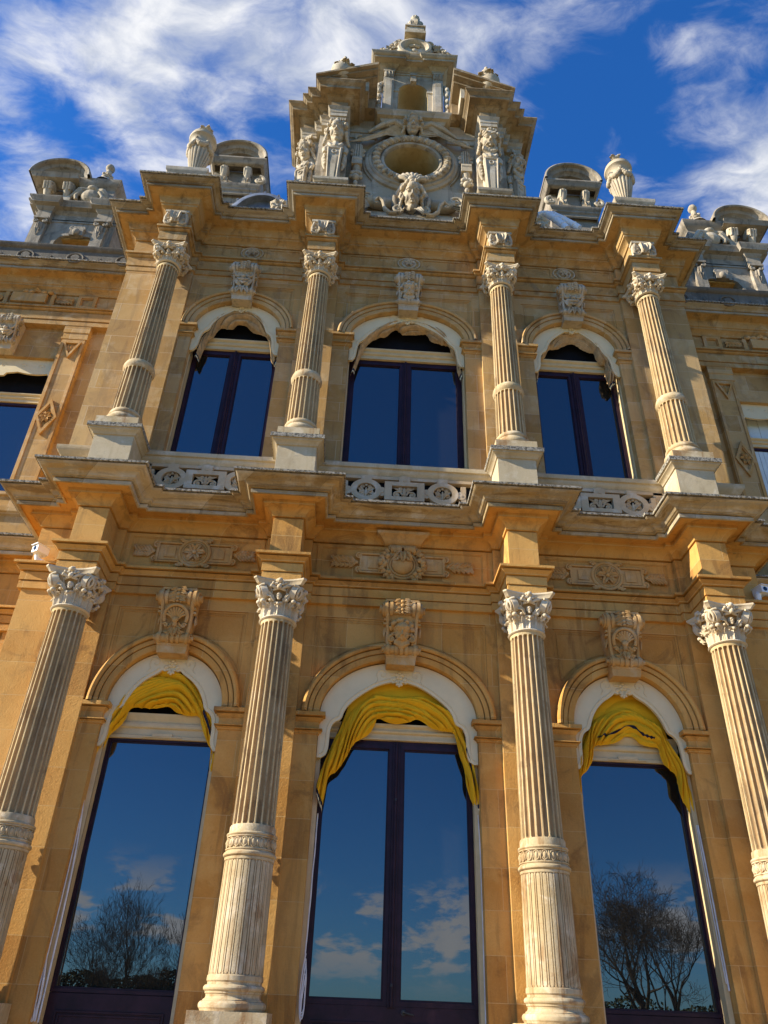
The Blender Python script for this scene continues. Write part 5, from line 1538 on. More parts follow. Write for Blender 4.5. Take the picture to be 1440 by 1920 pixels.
turn(oc, [(0.605, 0.30), (0.605, 0.24), (0.62, 0.20), (0.66, 0.185), (0.685, 0.20), (0.69, 0.235), (0.705, 0.235), (0.74, 0.17), (0.79, 0.145), (0.845, 0.165), (0.88, 0.225), (0.89, 0.225), (0.895, 0.20), (0.93, 0.19), (0.945, 0.205), (0.96, 0.24), (1.00, 0.245), (1.03, 0.265), (1.04, 0.33)])
oc.build('oculus', 'stone_grey', gable)
tn = M(); turn(tn, [(0.60, 1.25), (0.602, 0.28)]); tn.build('oculus_reveal', 'plaster_khaki', gable)
eg = M()
for i in range(30):
    a = 2 * PI * (i + 0.5) / 30
    d = Vector((math.cos(a), 0, math.sin(a))); sd = Vector((-d.z, 0, d.x))
    c = Vector((0, 0, OZ)) + d * 0.79
    eg.ell(tuple(c + Vector((0, 0.155, 0))), (0.050, 0.055, 0.085), rot=Matrix((sd, Vector((0, 1, 0)), d)).transposed(), seg=10, rings=8)
    for q in (-1, 1):
        eg.leaf([c - d * 0.085 + sd * q * 0.04 + Vector((0, 0.19, 0)), c + sd * q * 0.066 + Vector((0, 0.125, 0)), c + d * 0.07 + sd * q * 0.05 + Vector((0, 0.15, 0))], sd, 0.024, lobes=2)
eg.build('egg_moulding', 'stone_carved_grey', gable)
ow = M(); turn(ow, [(0.61, 1.2), (0.50, 1.17), (0.49, 1.15), (0.47, 1.16), (0.465, 1.24)]); ow.build('oculus_frame', 'cream_paint', gable)
ow = M(); ow.disc((0, 1.25, OZ), (0, 1, 0), 0.58, 0.02, 48); ow.build('pane', 'window_glass', gable)

# mask under the oculus
fm = sculpt(head(0.76, 'lady', 2), 0.0095, 1, 0.4)
mk = M(); mk.join(fm, Matrix.Translation((0, 0.20, 15.50)) @ Matrix.Rotation(R(22), 4, 'X') @ Matrix.Diagonal((0.74, 0.95, 1.0, 1.0)))
for i in range(7):
    a = R(-48 + 96 * i / 6)
    d = Vector((math.sin(a), 0, math.cos(a)))
    p = Vector((0, 0.10, 16.42))
    mk.tube([p + d * 0.06, p + d * 0.22 + Vector((0, -0.05, 0)), p + d * 0.34 + Vector((0, 0.0, 0)), p + d * 0.39 + Vector((0, 0.06, 0))], [0.035, 0.05, 0.062, 0.04], 8)
mk.ell((0, -0.08, 16.33), (0.10, 0.08, 0.08))
mk.tube([(-0.31, 0.16, 15.72), (-0.31, 0.12, 16.1), (-0.21, 0.08, 16.35), (0, 0.05, 16.44), (0.21, 0.08, 16.35), (0.31, 0.12, 16.1), (0.31, 0.16, 15.72)], 0.035, 8)
for s_ in (-1, 1):
    mk.spiral((s_ * 0.27, 0.02, 15.42), (s_, 0, 0), (0, 0, 1), 0.11, 1.7, 0.036, start=PI * 0.5, hand=-1)
    mk.tube([(s_ * 0.30, 0.03, 15.30), (s_ * 0.44, 0.03, 15.30), (s_ * 0.55, 0.03, 15.42), (s_ * 0.59, 0.02, 15.62), (s_ * 0.68, 0.0, 15.72), (s_ * 0.76, 0.02, 15.64)], [0.03, 0.034, 0.038, 0.04, 0.036, 0.02], 8, flat=1.6)
    mk.spiral((s_ * 0.72, 0.02, 15.63), (s_, 0, 0), (0, 0, 1), 0.055, 1.2, 0.024, start=PI * 0.5, hand=-1)
    mk.leaf([(s_ * 0.10, -0.02, 15.42), (s_ * 0.14, -0.06, 15.36), (s_ * 0.20, -0.05, 15.30), (s_ * 0.24, 0.0, 15.26)], (1, 0, 1), 0.07, lobes=2)
    mk.tube([(s_ * 0.33, 0.12, 16.0), (s_ * 0.37, 0.07, 15.90), (s_ * 0.36, 0.06, 15.75), (s_ * 0.33, 0.08, 15.62)], [0.03, 0.045, 0.045, 0.03], 8)
    # rolled ribbon with acanthus end
    mk.tube([(s_ * 0.42, 0.22, 15.86), (s_ * 0.75, 0.20, 15.84), (s_ * 0.92, 0.18, 15.86)], [0.14, 0.13, 0.11], 14)
    mk.spiral((s_ * 0.93, 0.10, 15.92), (s_ * 0.75, 0, -0.3), (0.25 * s_, 0.1, 0.9), 0.16, 1.5, 0.035, start=0, hand=1)
    for q in range(3):
        mk.leaf([(s_ * 0.90, 0.14, 15.84 - 0.05 * q), (s_ * 1.02, 0.05, 15.68 - 0.07 * q), (s_ * 1.18, 0.06, 15.56 - 0.03 * q), (s_ * 1.34, 0.12, 15.60 + 0.03 * q)], (0.25, 0.3, 1), 0.10, lobes=3)
mk.build('mask', 'stone_carved_grey', gable)

# winged head over the oculus
wm = M()
wm.join(sculpt(head(0.52, 'lady', 9), 0.009, 1, 0.4), Matrix.Translation((0, 0.26, 18.50)) @ Matrix.Rotation(R(24), 4, 'X'))
for s_ in (-1, 1):
    for q in range(6):
        L = 0.62 + 0.13 * q
        z0 = 18.70 - 0.05 * q
        wm.leaf([(s_ * 0.16, 0.24, z0), (s_ * (0.16 + L * 0.35), 0.17 - 0.012 * q, z0 + 0.06 - 0.03 * q), (s_ * (0.16 + L * 0.7), 0.20 - 0.012 * q, z0 - 0.10 - 0.05 * q), (s_ * (0.16 + L), 0.25 - 0.01 * q, z0 - 0.22 - 0.04 * q)], (0.2 * s_, 0, 1), 0.075, lobes=1, notch=0.1)
    wm.tube([(s_ * 0.16, 0.2, 18.72), (s_ * 0.42, 0.14, 18.84), (s_ * 0.72, 0.17, 18.70), (s_ * 1.0, 0.24, 18.52)], [0.06, 0.075, 0.06, 0.03], 8)
    # scroll end of the label and hanging console
    wm.spiral((s_ * 1.18, 0.26, 18.26), (s_, 0, 0), (0, 0, 1), 0.13, 1.3, 0.035, start=PI * 0.6, hand=-1)
wm.build('winged_head', 'stone_carved_grey', gable)
for s_ in (-1, 1):
    cs = M()
    x = s_ * 1.20
    cs.box(x - 0.10, x + 0.10, 0.22, 0.37, 17.40, 17.95)
    for q in (-0.05, 0, 0.05):
        cs.tube([(x + q, 0.21, 17.95), (x + q, 0.20, 17.45)], 0.020, 8)
    for r_ in (-1, 1):
        cs.spiral((x + r_ * 0.105, 0.23, 17.72), (r_, 0, 0), (0, 0, 1), 0.06, 1.4, 0.022, start=PI / 2, hand=-1)
        cs.spiral((x + r_ * 0.105, 0.23, 17.58), (r_, 0, 0), (0, 0, 1), 0.05, 1.4, 0.022, start=-PI / 2, hand=1)
    cs.disc((x, 0.24, 17.32), (1, 0, 0), 0.115, 0.22, 20)
    cs.box(x - 0.115, x + 0.115, 0.14, 0.37, 17.12, 17.32)
    cs.tube([(x, 0.26, 17.14), (x, 0.25, 17.02), (x, 0.26, 16.92)], [0.10, 0.09, 0.05], 12)
    for q in range(5):
        a = R(-80 + 40 * q)
        cs.ell((x + 0.09 * math.sin(a), 0.21, 16.85 + 0.04 * math.cos(a)), (0.05, 0.05, 0.06), seg=9, rings=7)
    cs.ell((x, 0.20, 16.70), (0.085, 0.08, 0.085))
    for r_ in (-1, 1):
        cs.ell((x + r_ * 0.10, 0.24, 16.76), (0.06, 0.05, 0.06), seg=9, rings=7)
    cs.ell((x, 0.24, 16.55), (0.05, 0.05, 0.08))
    cs.build('hanging_ornament', 'stone_carved_grey', gable)


# herms
def herm(h_head, seed):
    """tapering pillar figure, local z 0..2.45, front towards -y, x centred"""
    m = M()
    zt = 1.30
    def sec(z, w, d):
        return [(-w, -d, z), (w, -d, z), (w, 0.32, z), (-w, 0.32, z)]
    rings_ = [sec(0.0, 0.125, 0.17), sec(0.10, 0.128, 0.175), sec(zt, 0.185, 0.21)]
    v = [p for r_ in rings_ for p in r_]
    f = [(i * 4 + j, i * 4 + (j + 1) % 4, (i + 1) * 4 + (j + 1) % 4, (i + 1) * 4 + j) for i in range(2) for j in range(4)] + [(0, 3, 2, 1), (8, 9, 10, 11)]
    m.add(v, f)
    # raised frame of the front panel
    for s_ in (-1, 1):
        m.tube([(s_ * 0.105, -0.182, 0.06), (s_ * 0.152, -0.215, zt - 0.05)], 0.024, 6)
    m.tube([(-0.10, -0.182, 0.06), (0.10, -0.182, 0.06)], 0.02, 6)
    m.tube([(-0.152, -0.215, zt - 0.05), (0.152, -0.215, zt - 0.05)], 0.022, 6)
    m.plate([(-0.045, 0.16), (0.045, 0.16), (0.072, 0.98), (-0.072, 0.98)], -0.212, -0.17)
    m.tube([(0.055 * math.cos(a * PI / 8), -0.213, 1.12 + 0.055 * math.sin(a * PI / 8)) for a in range(17)], 0.014, 6)
    b = M()
    b.ell((0, 0.02, 1.47), (0.205, 0.20, 0.22))
    b.ell((0, -0.10, 1.40), (0.14, 0.09, 0.09))
    b.tube([(0, 0.02, 1.58), (0, -0.01, 1.85)], [0.12, 0.10], 12)
    b.tube([(-0.20, 0.03, 1.52), (0, -0.03, 1.63), (0.20, 0.03, 1.52)], [0.08, 0.11, 0.08], 10)
    for s_ in (-1, 1):
        b.tube([(s_ * 0.19, 0.0, 1.54), (s_ * 0.26, -0.03, 1.42), (s_ * 0.245, -0.07, 1.27)], [0.085, 0.075, 0.05], 10)
        b.tube([(s_ * 0.03, -0.165, 1.31), (s_ * 0.10, -0.175, 1.38), (s_ * 0.17, -0.15, 1.50)], [0.026, 0.036, 0.04], 8)
        b.tube([(s_ * 0.04, -0.15, 1.42), (s_ * 0.10, -0.15, 1.47), (s_ * 0.15, -0.12, 1.56)], [0.022, 0.03, 0.03], 8)
        b.tube([(s_ * 0.235, -0.05, 1.24), (s_ * 0.255, -0.05, 1.06), (s_ * 0.235, -0.04, 0.86), (s_ * 0.20, -0.04, 0.70)], [0.04, 0.055, 0.05, 0.02], 10)
        for q in range(4):
            b.ell((s_ * (0.235 - 0.01 * q), -0.085, 1.16 - 0.10 * q), (0.034, 0.036, 0.045), seg=8, rings=6)
    b.tube([(-0.16, -0.15, 1.42), (0, -0.20, 1.36), (0.16, -0.15, 1.42)], [0.03, 0.038, 0.03], 8)
    hb = head(h_head, 'bearded' if seed % 2 else 'lady', seed)
    b.join(hb, Matrix.Translation((0, 0.03, 1.70)) @ Matrix.Rotation(R(18), 4, 'X'))
    m.join(sculpt(b, 0.0095, 1, 0.4))
    # little capital cushion
    m.box(-0.20, 0.20, -0.20, 0.32, 2.40, 2.48)
    for q in range(7):
        m.box(-0.195 + 0.058 * q, -0.155 + 0.058 * q, -0.215, -0.19, 2.33, 2.42)
    return m


hm1, hm2 = herm(0.64, 4), herm(0.64, 7)
for s_, hm in ((-1, hm1), (1, hm2)):
    x = s_ * 1.675
    o = hm.build('herm', 'stone_carved_grey', gable, (x, 0.0, 15.83))
    o.scale = (0.88, 0.95, 1.0)
    pb = M()
    pb.box(x - 0.30, x + 0.30, -0.25, 0.4, 15.0, 15.70)
    pb.sweep([(0, 15.69), (0.02, 15.70), (0.04, 15.735), (0.055, 15.75), (0.06, 15.82), (-0.2, 15.832)], [(x - 0.30, 0.3), (x - 0.30, -0.29), (x + 0.30, -0.29), (x + 0.30, 0.3)])
    pb.build('herm_pedestal', 'stone_grey', gable)
    o2 = hm.build('herm', 'stone_carved_grey', gable, (s_ * 2.34, 0.50, 15.80))
    o2.scale = (0.76, 0.82, 1.03)
    o2.rotation_euler = (0, 0, s_ * R(28))
    sc = M()
    xs = s_ * 2.72
    sc.join(sculpt(head(0.42, 'lion', 3), 0.013, 1, 0.4), Matrix.Translation((xs, 0.22, 15.22)) @ Matrix.Rotation(s_ * R(35), 4, 'Z'))
    sc.tube([(xs, 0.3, 15.0), (xs + s_ * 0.05, 0.28, 15.25), (xs - s_ * 0.1, 0.4, 15.7), (xs - s_ * 0.3, 0.5, 16.2)], [0.2, 0.2, 0.16, 0.08], 10)
    sc.build('lion_scroll', 'stone_carved_grey', gable)

# open attic with its arched niche
at = M()
hole = [(0.365, 19.12), (0.365, 20.56)] + arc(0, 20.56, 0.365, 0.365, 24, 0, 180)[1:-1] + [(-0.365, 20.56), (-0.365, 19.12)]
at.plate([(-0.74, 19.10), (-0.365, 19.10)] + hole[::-1][0:] + [(0.365, 19.10), (0.74, 19.10), (0.74, 21.42), (-0.74, 21.42)], 0.33, 1.05)
for s_ in (-1, 1):
    at.box(*sorted((s_ * 0.48, s_ * 0.725)), 0.25, 0.335, 19.10, 21.05)
    at.box(*sorted((s_ * 0.525, s_ * 0.68)), 0.237, 0.252, 19.25, 20.90)
    at.sweep([(0.0, 20.50), (0.03, 20.52), (0.03, 20.58), (0.0, 20.60)], [(-0.48, 0.332), (-0.365, 0.332), (-0.365, 0.6)] if s_ < 0 else [(0.365, 0.6), (0.365, 0.332), (0.48, 0.332)])
    for q in range(3):
        at.leaf([(s_ * (0.52 + 0.08 * q), 0.24, 21.03), (s_ * (0.52 + 0.08 * q), 0.20, 21.12), (s_ * (0.52 + 0.08 * q), 0.195, 21.20), (s_ * (0.52 + 0.08 * q), 0.22, 21.23)], (1, 0, 0), 0.05, lobes=2)
    at.box(*sorted((s_ * 0.46, s_ * 0.745)), 0.20, 0.36, 21.22, 21.29)
    at.tube([(s_ * 0.76, 0.35, 20.9), (s_ * 0.84, 0.33, 20.6), (s_ * 0.80, 0.33, 20.2), (s_ * 0.83, 0.33, 19.8), (s_ * 0.80, 0.34, 19.2)], [0.05, 0.08, 0.05, 0.07, 0.06], 9)
    for q in range(6):
        at.ell((s_ * 0.83, 0.28, 19.35 + 0.26 * q), (0.06, 0.06, 0.09), seg=8, rings=6)
AP = [(-0.74, 0.85), (-0.74, 0.25), (-0.46, 0.25), (-0.46, 0.31), (0.46, 0.31), (0.46, 0.25), (0.74, 0.25), (0.74, 0.85)]
at.sweep([(-0.1, 21.285), (0.0, 21.29), (0.0, 21.36), (0.02, 21.37), (0.02, 21.42), (0.05, 21.44), (0.10, 21.47), (0.11, 21.49), (0.22, 21.50), (0.22, 21.49), (0.245, 21.49), (0.25, 21.55), (0.27, 21.56), (0.30, 21.59), (0.325, 21.63), (0.33, 21.66), (-0.2, 21.67)], AP)
at.sweep([(-0.1, 18.80), (0.0, 18.81), (0.03, 18.84), (0.05, 18.88), (0.055, 18.93), (0.13, 18.95), (0.14, 19.03), (0.16, 19.05), (0.18, 19.09), (0.185, 19.12), (-0.25, 19.125)], [(-0.70, 0.5), (-0.70, 0.17), (0.70, 0.17), (0.70, 0.5)])
for s_ in (-1, 1):
    at.box(*sorted((s_ * 0.42, s_ * 0.70)), 0.19, 0.4, 18.70, 18.81)
    for q in range(4):
        at.disc((s_ * (0.46 + 0.065 * q), 0.19, 18.72), (1, 0, 0), 0.035, 0.05, 10)
    at.box(*sorted((s_ * 0.72, s_ * 0.80)), 0.30, 1.0, 18.9, 19.10)
at.box(-0.07, 0.07, 0.22, 0.34, 20.86, 21.18)
at.box(-0.09, 0.09, 0.20, 0.34, 21.10, 21.19)
nich = at.build('attic_niche', 'stone_grey', gable)
sf = M()
sf.ring([(-0.003, 0.345), (-0.003, 1.04)], lambda dr: [(0.365 + dr, 19.2)] + arc(0, 20.56, 0.365 + dr, 0.365 + dr, 24, 0, 180) + [(-0.365 - dr, 19.2)])
sf.build('niche_soffit', 'plaster_khaki', gable)
ct = M()
turn(ct, [(0.24, 0.12), (0.28, 0.02), (0.33, -0.02), (0.385, -0.01), (0.40, 0.06), (0.43, 0.08), (0.44, 0.25)], cz=22.10, cx=0.0, sx=1.08)
ct.disc((0, 0.16, 22.10), (0, 1, 0), 0.36, 0.1, 40)
ct.ell((0, 0.10, 22.02), (0.10, 0.08, 0.09))
ct.tube([(-0.12, 0.09, 22.27), (0, 0.05, 22.24), (0.12, 0.09, 22.27)], 0.04, 8)
ct.plate([(-1.02, 21.66), (1.02, 21.66), (0.80, 21.95), (0.45, 22.40), (0.2, 22.56), (-0.2, 22.56), (-0.45, 22.40), (-0.80, 21.95)], 0.16, 0.5)
rnd = random.Random(21)
for s_ in (-1, 1):
    ct.spiral((s_ * 0.88, 0.13, 21.80), (s_, 0, 0), (0, 0, 1), 0.13, 1.5, 0.045, start=0, hand=1)
    ct.spiral((s_ * 0.36, 0.12, 22.50), (s_, 0, 0), (0, 0, 1), 0.10, 1.4, 0.04, start=0, hand=1)
    for i in range(30):
        t = rnd.random()
        x = 0.42 + 0.52 * t; z = 22.44 - 0.66 * t ** 0.9
        p = Vector((s_ * x, 0.12 + rnd.uniform(-0.03, 0.05), z + rnd.uniform(-0.16, 0.07)))
        a = rnd.uniform(0, 2 * PI)
        d = Vector((math.cos(a), -0.25, math.sin(a))).normalized()
        ct.leaf([p, p + d * 0.06 + Vector((0, -0.04, 0)), p + d * 0.13 + Vector((0, 0.0, 0))], (-d.z, 0, d.x), 0.055, lobes=2)
        ct.ell(tuple(p), rnd.uniform(0.03, 0.06), seg=8, rings=6)
ct.build('cartouche', 'stone_carved_grey', gable)
fi = M()
fi.box(-0.24, 0.24, 0.04, 0.52, 22.54, 22.66)
fi.box(-0.20, 0.20, 0.08, 0.48, 22.66, 22.90)
fi.box(-0.235, 0.235, 0.045, 0.515, 22.90, 22.95)
fi.lathe([(0.0, 22.94), (0.16, 22.95), (0.15, 23.0), (0.19, 23.06), (0.205, 23.20), (0.19, 23.34), (0.14, 23.47), (0.10, 23.54), (0.115, 23.57), (0.10, 23.60), (0.085, 23.63), (0.10, 23.68), (0.095, 23.76), (0.06, 23.84), (0.0, 23.88)], 0, 0.28, 24)
for q in range(9):
    a = 2 * PI * q / 9
    fi.leaf([(0.19 * math.cos(a), 0.28 + 0.19 * math.sin(a), 23.05), (0.22 * math.cos(a), 0.28 + 0.22 * math.sin(a), 23.2), (0.19 * math.cos(a), 0.28 + 0.19 * math.sin(a), 23.38)], (-math.sin(a), math.cos(a), 0), 0.06, lobes=2)
    fi.ell((0.085 * math.cos(a), 0.28 + 0.085 * math.sin(a), 23.72), (0.03, 0.03, 0.05), seg=7, rings=5)
fi.v = [(x * 1.12, 0.10 + (y - 0.28) * 0.9, z + 0.04) for x, y, z in fi.v]
fi.build('finial', 'stone_carved_grey', gable)

# ------------------------------------------------------------------ wings either side
def mirrored(m):
    m.v = [(-x, y, z) for x, y, z in m.v]
    m.f = [tuple(reversed(q)) for q in m.f]
    return m


for s_ in (-1, 1):
    def put(m, name, mat_, parent, **kw):
        """wings are drawn for the left side; the right one is their reflection"""
        return (m if s_ < 0 else mirrored(m)).build(name, mat_, parent, **kw)
    wl = M()
    wl.plate([(-13.0, 8.1), (-5.30, 8.1), (-5.30, 13.56), (-13.0, 13.56)], 2.12, 3.0, holes=[rect(-9.15, -7.07, 9.32, 12.70)])
    for x0, x1 in ((-7.03, -6.53), (-9.70, -9.20)):
        wl.box(x0, x1, 2.004, 2.13, 8.1, 13.56)
        wl.sweep([(0.0, 13.14), (0.02, 13.15), (0.02, 13.20), (0.004, 13.21), (0.004, 13.33), (0.02, 13.34), (0.02, 13.54)], [(x0, 2.13), (x0, 2.0), (x1, 2.0), (x1, 2.13)])
    wl.sweep([(0, 8.12), (0, 8.78), (0.03, 8.81), (0.08, 8.85), (0.09, 8.93), (0.02, 8.95), (0.02, 9.18), (0.06, 9.2), (0.06, 9.27), (-0.1, 9.28)], [(-13, 2.0), (-5.44, 2.0)])
    wl.sweep([(0, 12.93), (0.015, 12.94), (0.02, 13.0), (0.0, 13.01)], [(-7.07, 2.12), (-6.9, 2.12)])
    wing = put(wl, 'wing_wall', 'stone_upper', mansion)
    lw = M()
    lw.box(-13.0, -5.30, 2.12, 3.0, 0.0, 6.63)
    lw.box(-6.25, -5.85, 2.0, 2.13, 0.0, 6.63)
    lw.sweep([(0, 5.9), (0.02, 5.92), (0.05, 5.98), (0.05, 6.03), (0, 6.05)], [(-13, 2.12), (-5.44, 2.12)])
    put(lw, 'wing_wall', 'stone_ochre', mansion)
    # lozenge panels of the pilaster
    dp = M()
    x0, x1 = -7.03, -6.53
    xm = (x0 + x1) / 2
    za, zb_ = 9.45, 13.05
    loz = lambda r, h, zc: [(xm, zc - h), (xm + r, zc), (xm, zc + h), (xm - r, zc)]
    dp.plate(rect(x0 + 0.02, x1 - 0.02, za - 0.08, zb_ + 0.08), 1.985, 2.001, holes=[rect(x0 + 0.075, x1 - 0.075, za, zb_)])
    dp.plate(loz(0.20, 0.44, 11.05), 1.955, 2.002, holes=[loz(0.145, 0.32, 11.05)])
    dp.plate(loz(0.155, 0.345, 11.05), 1.972, 2.002, holes=[loz(0.12, 0.27, 11.05)])
    dp.plate([(xm, zb_ - 0.44), (xm + 0.185, zb_), (xm - 0.185, zb_)], 1.955, 2.002, holes=[[(xm, zb_ - 0.34), (xm + 0.13, zb_ - 0.035), (xm - 0.13, zb_ - 0.035)]])
    rosette(dp, (xm, 1.99, 11.05), 0.12, 6, 0.03)
    for q in range(4):
        a = PI / 4 + q * PI / 2
        dp.leaf([(xm, 1.99, 11.05), (xm + 0.05 * math.cos(a), 1.955, 11.05 + 0.12 * math.sin(a)), (xm + 0.075 * math.cos(a), 1.985, 11.05 + 0.2 * math.sin(a))], (1, 0, 0), 0.04, lobes=2)
    for q in (-0.06, 0, 0.06):
        dp.leaf([(xm + q * 0.4, 1.995, zb_ - 0.25), (xm + q, 1.965, zb_ - 0.15), (xm + q * 1.3, 1.99, zb_ - 0.05)], (1, 0, 0), 0.035, lobes=2)
    put(dp, 'lozenge_panel', 'stone_carved_ochre', wing)
    ks = M()
    ks.join(scrl, Matrix.Translation((-8.11, 1.66, 12.72)) @ Matrix.Diagonal((0.85, 1.0, 0.88, 1)))
    put(ks, 'keystone', 'stone_carved_grey', wing)
    wf = M()
    frame_rect(wf, -9.02, -8.16, 9.40, 11.62, 0.07, 2.40, 2.47)
    frame_rect(wf, -8.04, -7.20, 9.40, 11.62, 0.07, 2.40, 2.47)
    wf.box(-8.12, -8.08, 2.38, 2.44, 9.32, 11.70)
    wnd = put(wf, 'window', 'aubergine_paint', wing)
    for a, b_ in ((-9.03, -8.15), (-8.05, -7.19)):
        p = M(); p.box(a, b_, 2.43, 2.44, 9.38, 11.64); put(p, 'pane', 'window_glass', wnd)
    p = M(); p.box(-9.13, -7.09, 2.47, 2.48, 11.7, 12.72); put(p, 'fanlight', 'shade_black', wnd)
    if s_ > 0:
        for a, b_, z0, z1 in ((-8.05, -7.19, 9.38, 11.64), (-9.1, -7.1, 11.92, 12.5)):
            p = M()
            n_ = 9
            for i in range(n_):
                xa = a + (b_ - a) * i / n_
                p.box(xa, a + (b_ - a) * (i + 1) / n_ - 0.006, 2.424 + 0.002 * (i % 2), 2.429 + 0.002 * (i % 2), z0, z1)
            put(p, 'blind_slat', 'window_blind', wnd)
    tr = M(); tr.sweep([(o, 11.70 + z) for o, z in TRANS], [(-9.13, 2.42), (-7.09, 2.42)]); tr.box(-9.13, -7.09, 2.42, 2.48, 11.70, 11.90); put(tr, 'transom', 'cream_paint', wnd)
    lb = M()
    edge = [(-7.09 - 2.04 * i / 48, 12.36 - 0.05 * abs(math.sin(i / 48 * PI * 3)) - (0.10 if i in (0, 1, 47, 48) else 0) - (0.07 if 22 <= i <= 26 else 0)) for i in range(49)]
    lb.plate([(-9.13, 12.70), (-7.09, 12.70)] + edge, 2.20, 2.24)
    for q in (-8.5, -8.1, -7.7, -7.35):
        lb.spiral((q, 2.199, 12.52), (1, 0, 0), (0, 0, 1), 0.07, 1.2, 0.007, start=0)
    put(lb, 'lambrequin', 'white_paint', wnd)
    ln_ = M(); ln_.box(-7.14, -7.072, 2.25, 2.40, 9.32, 12.35); put(ln_, 'lining', 'cream_paint', wnd)
    # frieze blocks of the wing
    fb = M()
    fb.plate(rect(-6.98, -6.58, 14.06, 14.42), 1.955, 2.0005, holes=[rect(-6.91, -6.65, 14.12, 14.36)])
    fb.plate(rect(-6.92, -6.64, 14.11, 14.37), 1.975, 2.0005, holes=[rect(-6.89, -6.67, 14.14, 14.34)])
    v = [(-8.35, 1.90, 14.10), (-7.62, 1.90, 14.10), (-7.62, 2.0, 14.10), (-8.35, 2.0, 14.10), (-8.35, 1.90, 14.36), (-7.62, 1.90, 14.36), (-7.62, 2.0, 14.36), (-8.35, 2.0, 14.36)]
    fb.add(v, [(0, 3, 2, 1), (4, 5, 6, 7), (0, 1, 5, 4), (1, 2, 6, 5), (2, 3, 7, 6), (3, 0, 4, 7)])
    for x in (-7.5, -8.47):
        for r_ in (-1, 1):
            fb.spiral((x, 1.96, 14.23 + r_ * 0.1), (0, 0, r_), (1, 0, 0), 0.05, 1.4, 0.02)
        fb.box(x - 0.04, x + 0.04, 1.94, 2.0, 14.06, 14.40)
    for x, sg in ((-7.42, 1), (-8.55, -1)):
        spray(fb, x, 14.22, sg, 1.97, 5, 0.34)
    for q in range(5):
        fb.ell((-8.1 + 0.13 * q, 1.93, 14.42), (0.07, 0.05, 0.05), seg=9, rings=7)
    fb.leaf([(-8.0, 1.96, 14.37), (-7.85, 1.88, 14.43), (-7.7, 1.96, 14.37)], (0, 0, 1), 0.08, lobes=3)
    put(fb, 'frieze_ornament', 'stone_carved_ochre', entab2)
    # pierced parapet and gutter over the wing cornice
    pp = M()
    pp.box(-13, -5.46, 1.50, 1.7, 15.0, 15.30)
    pp.sweep([(0, 15.29), (0.04, 15.31), (0.07, 15.35), (0.08, 15.40), (0.02, 15.42), (-0.2, 15.42)], [(-13, 1.50), (-5.46, 1.50)])
    for q in range(7):
        x = -6.05 - 1.05 * q
        pp.tube([(x + 0.17 * math.cos(a * PI / 12), 1.49, 15.06 + 0.14 * math.sin(a * PI / 12)) for a in range(25)], 0.024, 6)
        pp.disc((x, 1.49, 15.06), (0, 1, 0), 0.09, 0.05, 14)
        pp.disc((x + 0.50, 1.49, 15.06), (0, 1, 0), 0.05, 0.05, 12)
    put(pp, 'parapet', 'stone_black', mansion)

    # ---------------------------------------------------------------- outer dormer
    d = M()
    Y0 = 3.0
    hole = [(-8.62, 15.0), (-8.62, 17.42), (-8.54, 17.58), (-8.42, 17.66), (-7.85, 17.66), (-7.73, 17.58), (-7.66, 17.42), (-7.66, 15.0)]
    d.plate([(-9.35, 14.8), (-8.62, 14.8)] + hole + [(-7.66, 14.8), (-7.30, 14.8), (-7.30, 18.32), (-9.35, 18.32)], Y0, 4.6)
    d.plate([(-8.70, 15.0), (-8.62, 15.0)] + hole[1:-1] + [(-7.66, 15.0), (-7.58, 15.0), (-7.58, 17.46), (-7.68, 17.66), (-7.83, 17.74), (-8.44, 17.74), (-8.60, 17.66), (-8.70, 17.46)], Y0 - 0.05, Y0 + 0.01)
    for xa in (-9.10, -7.60):
        d.box(xa - 0.14, xa + 0.14, Y0 - 0.10, Y0 + 0.02, 14.8, 18.05)
        for q in (-1, 1):
            d.spiral((xa + q * 0.10, Y0 - 0.14, 18.06), (q, 0, 0), (0, 0, 1), 0.07, 1.5, 0.03, start=PI / 2, hand=-1)
        d.leaf([(xa, Y0 - 0.10, 17.72), (xa, Y0 - 0.15, 17.82), (xa, Y0 - 0.17, 17.95), (xa, Y0 - 0.14, 18.02)], (1, 0, 0), 0.09, lobes=3)
        d.leaf([(xa, Y0 - 0.10, 17.9), (xa, Y0 - 0.13, 17.75), (xa, Y0 - 0.10, 17.55)], (1, 0, 0), 0.07, lobes=3)
        d.box(xa - 0.18, xa + 0.18, Y0 - 0.18, Y0 + 0.02, 18.13, 18.19)
    pw = [(-9.35, 4.6), (-9.35, Y0), (-9.28, Y0), (-9.28, Y0 - 0.12), (-8.93, Y0 - 0.12), (-8.93, Y0), (-7.78, Y0), (-7.78, Y0 - 0.12), (-7.40, Y0 - 0.12), (-7.40, Y0), (-7.30, Y0), (-7.30, 4.6)]
    d.sweep([(-0.05, 18.19), (0.02, 18.20), (0.02, 18.26), (0.0, 18.27), (0.0, 18.50), (0.02, 18.52), (0.06, 18.57), (0.07, 18.60), (0.17, 18.64), (0.17, 18.70), (0.22, 18.77), (0.23, 18.83), (-0.2, 18.85)], pw)
    d.box(-8.30, -7.98, Y0 - 0.12, Y0, 17.62, 17.95)
    for q in (-1, 1):
        d.spiral((-8.14 + q * 0.13, Y0 - 0.10, 17.88), (q, 0, 0), (0, 0, 1), 0.06, 1.3, 0.03, start=PI / 2, hand=-1)
    d.ell((-8.14, Y0 - 0.14, 17.72), (0.09, 0.06, 0.11))
    dor = put(d, 'dormer', 'stone_dark', mansion)
    p = M(); p.box(-8.66, -7.62, 3.9, 3.95, 15.0, 17.7); put(p, 'pane', 'window_glass', dor)
